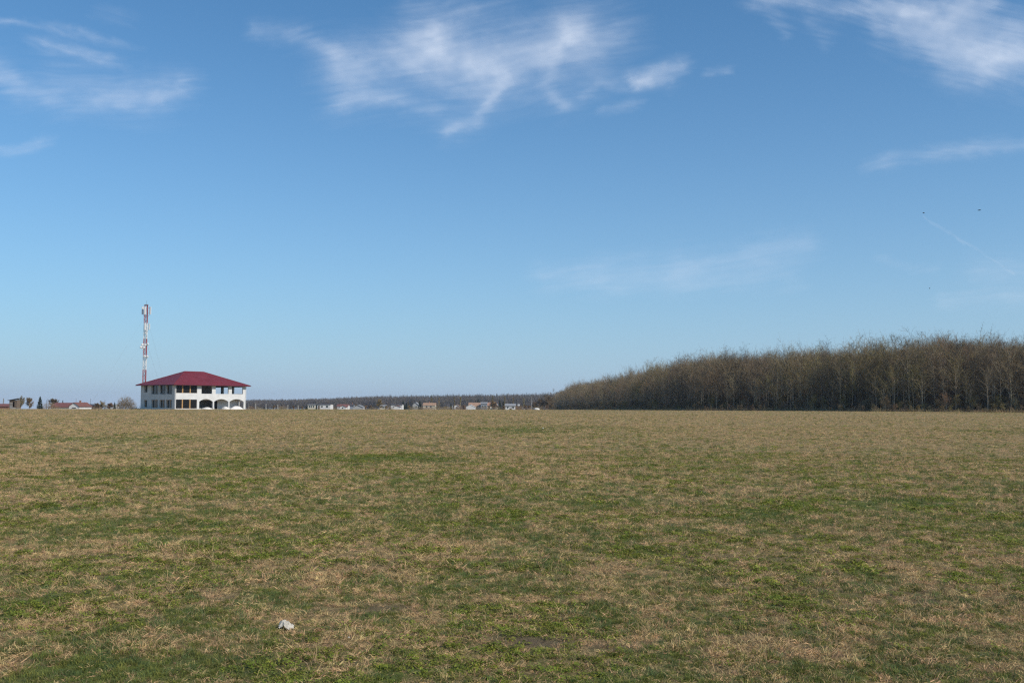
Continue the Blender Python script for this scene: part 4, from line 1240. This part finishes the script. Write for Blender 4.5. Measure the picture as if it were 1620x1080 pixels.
def cloud(name, label, strokes, seed, ang=0.0, streak=.55, step=2.0, alt=6000.0, warp=20.0, gain=.66, taper=1.0, group='wisps of high cloud', cat='cloud'):
    """strokes: list of (points in photo columns/rows, half width, thickness): the cloud is laid out by its bearing and height angle on the sheet at altitude."""
    P = np.array([p for s in strokes for p in s[0]], float)
    wmax = max(s[1] for s in strokes)
    x0, y0 = P.min(0) - wmax * 3.4 - warp; x1, y1 = P.max(0) + wmax * 3.4 + warp
    nx, ny = int((x1 - x0) / step) + 1, int((y1 - y0) / step) + 1
    X, Y = np.meshgrid(np.linspace(x0, x1, nx), np.linspace(y0, y1, ny))
    ca, sa = math.cos(R(ang)), math.sin(R(ang))
    bend = 26 * (fbm(X / 130, Y / 110, seed + 5, 2) - .5)
    U = X * ca + Y * sa; V = -X * sa + Y * ca + bend
    comb = warp * .5 * (fbm(U / 75, V / 7, seed + 3, 3, .6) - .5) * 2      # fibres drawn out along the wind
    fe = 7.0 * (fbm(U / 22, V / 6, seed + 51, 3, .65) - .5) * 2; fv = 5.0 * (fbm(U / 16, V / 9, seed + 52, 3, .65) - .5) * 2
    wx = X + fe + comb * ca + warp * .8 * (fbm(X / 60, Y / 45, seed, 4) - .5) * 2
    wy = Y + fv + comb * sa + warp * .6 * (fbm(X / 60, Y / 40, seed + 20, 4) - .5) * 2
    D = np.zeros_like(X)
    for pts, hw, op in strokes:
        pts = np.array(pts, float); best = np.full(X.shape, 1e9)
        L_ = len(pts) - 1
        tt = np.zeros_like(X)
        for k in range(L_):
            a, b = pts[k], pts[k + 1]; e = b - a
            t = np.clip(((wx - a[0]) * e[0] + (wy - a[1]) * e[1]) / (e @ e), 0, 1)
            dd = np.hypot(wx - a[0] - t * e[0], wy - a[1] - t * e[1])
            tt = np.where(dd < best, (k + t) / L_, tt); best = np.minimum(best, dd)
        tp = np.clip(np.minimum(tt, 1 - tt) * 4 + taper, 0, 1) if taper < 1 else 1.0
        D = D + tp * op * (.66 * np.exp(-(best / hw) ** 2) + .22 * np.exp(-(best / (2.1 * hw)) ** 2))
    st = .55 * fbm(U / 95, V / 10, seed + 9, 3, .55) + .45 * fbm(U / 60 + 9, V / 4.5, seed + 29, 3, .6)
    st = np.clip((st - .3) / .4, 0, 1)
    cl = fbm(X / 60, Y / 40, seed + 13, 4, .55)
    mod = np.clip(1 + streak * (st - .5) * 2 * np.clip(1.15 - D / .55, .15, 1), 0, 2) * np.clip(1 + .7 * (cl - .5) * 2, .3, 1.6)
    D = D * mod * gain
    ed = np.minimum(np.minimum(X - x0, x1 - X), np.minimum(Y - y0, y1 - Y)) / (wmax * 1.2)
    D = np.clip(D - .012, 0, .9) * np.clip(ed, 0, 1)
    lx, ly = (X - 810) / FPX, (540 - Y) / FPX
    ray = np.stack([lx, ly, -np.ones_like(lx)], -1) @ CMn.T
    h = alt - 12 * D
    k = h / np.maximum(ray[..., 2], .02)
    W_ = ray * k[..., None] + np.array([0, 0, EYE])
    keep = D > .004
    q = keep[:-1, :-1] | keep[1:, :-1] | keep[:-1, 1:] | keep[1:, 1:]
    jj, ii = np.nonzero(q)
    F = np.stack([jj * nx + ii, jj * nx + ii + 1, (jj + 1) * nx + ii + 1, (jj + 1) * nx + ii], 1)
    used, inv = np.unique(F.ravel(), return_inverse=True)
    Vv = W_.reshape(-1, 3)[used]; cen = Vv.mean(0)
    me = bpy.data.meshes.new(name)
    me.from_pydata((Vv - cen).tolist(), [], inv.reshape(-1, 4).tolist())
    at_ = me.attributes.new('thickness', 'FLOAT', 'POINT'); at_.data.foreach_set('value', D.ravel()[used].astype(np.float32))
    me.polygons.foreach_set('use_smooth', [True] * len(me.polygons))
    me.materials.append(M['cloud'])
    o = link(name, me, None, tuple(cen))
    return tag(o, label, cat, group)

cloud('cloud', 'largest white wispy cloud with a curled tail hanging below, top centre', [
    ([(404, 45), (478, 60), (530, 86)], 12, .24), ([(553, 117), (613, 100), (660, 78), (690, 66)], 31, .56), ([(690, 64), (690, 100), (724, 112), (762, 105)], 28, .36),
    ([(752, 102), (812, 88), (900, 72)], 43, .40), ([(792, 115), (861, 98), (896, 60)], 20, .14), ([(896, 65), (862, 134), (892, 164)], 12, .26), ([(804, 122), (778, 164), (752, 192), (707, 207)], 10, .30),
    ([(538, 170), (573, 154), (623, 160), (684, 174)], 12, .20), ([(926, 149), (951, 137), (981, 140)], 8, .14), ([(905, 78), (971, 60)], 28, .18), ([(640, 2), (742, 12)], 16, .14), ([(812, 40), (911, 30)], 30, .10)], 3, -9, warp=15, gain=.74, streak=.45)
cloud('cloud', 'small bright cloud puff right of the big wispy cloud', [([(1002, 129), (1032, 116), (1072, 110)], 11, .55), ([(1012, 128), (1060, 128)], 7, .35)], 17, -12, warp=9)
cloud('cloud', 'tiny streak of cloud right of the small bright puff', [([(1100, 115), (1165, 110)], 6, .22)], 23, -6, warp=8, taper=.1)
cloud('cloud', 'faint short wisp below the right end of the big cloud', [([(938, 177), (1025, 163)], 7, .20)], 24, -8, warp=8, taper=.1)
cloud('cloud', 'two thin parallel streaks in the upper left corner of the sky', [([(-60, 26), (20, 36), (110, 50), (235, 84)], 6, .22), ([(30, 60), (120, 80), (210, 108)], 8, .32), ([(130, 12), (230, 40)], 14, .08)], 31, 14, warp=8, taper=.1)
cloud('cloud', 'wide curved veil of cloud under the streaks in the upper left', [([(-80, 60), (0, 112), (40, 148), (110, 167), (195, 160), (300, 138)], 16, .30), ([(90, 112), (180, 140), (250, 150)], 34, .13), ([(240, 150), (290, 138)], 9, .18)], 37, -4, warp=20)
cloud('cloud', 'faint low wisp at the left edge of the sky', [([(-80, 240), (10, 240), (45, 234), (95, 214)], 8, .20)], 41, -10, warp=8, taper=.1)
cloud('cloud', 'broad torn cloud band in the upper right corner of the sky', [
    ([(1195, -8), (1320, 8), (1450, 18), (1560, 8)], 15, .42), ([(1435, 55), (1490, 82), (1555, 94), (1700, 92)], 20, .42), ([(1440, 20), (1500, 55), (1570, 85)], 26, .34), ([(1380, 25), (1396, 60)], 11, .20),
    ([(1500, 20), (1640, 70)], 40, .26), ([(1225, 28), (1245, 58)], 10, .18), ([(1285, 40), (1312, 68)], 11, .11), ([(1500, 118), (1640, 122)], 18, .14)], 53, 14, warp=18)
cloud('cloud', 'long slanting streak of cloud low in the sky above the wood', [([(1350, 268), (1420, 249), (1520, 240), (1760, 212)], 10, .22)], 61, -7, warp=9, taper=.05)
cloud('cloud', 'broad faint veil of cloud low over the middle of the field', [([(860, 440), (1000, 428), (1130, 418), (1270, 392)], 20, .20), ([(960, 450), (1260, 440)], 20, .14)], 67, -8, warp=16, streak=.5)
cloud('cloud', 'faint smear of cloud under the vapour trail', [([(1385, 408), (1440, 422), (1480, 424)], 9, .10), ([(1540, 432), (1700, 428)], 22, .16), ([(1490, 478), (1700, 468)], 13, .16)], 71, -4, warp=12)
cloud('vapour_trail', 'thin straight vapour trail sloping down to the right, under two birds', [([(1461, 342), (1530, 387), (1604, 432)], 1.8, .15)], 83, 31, step=1.5, warp=1.5, streak=.3, group=None, cat='vapour trail')

# ------------------------------------------------------------------ the air
mh = bpy.data.materials.new('haze_air'); mh.use_nodes = True
nt = mh.node_tree; nt.nodes.remove(nt.nodes['Principled BSDF'])
pv = nt.nodes.new('ShaderNodeVolumePrincipled'); pv.inputs['Color'].default_value = (.80, .88, .97, 1); pv.inputs['Density'].default_value = HAZE
pv.inputs['Anisotropy'].default_value = 0.2
nt.links.new(pv.outputs[0], nt.nodes['Material Output'].inputs['Volume'])
mb = MB(); mb.box(-3200, 3200, -3200, 3200, -24, 34)
tag(link('haze', mb.mesh('haze', mh)), 'thin pale air haze over the whole field', 'haze', kind='stuff')
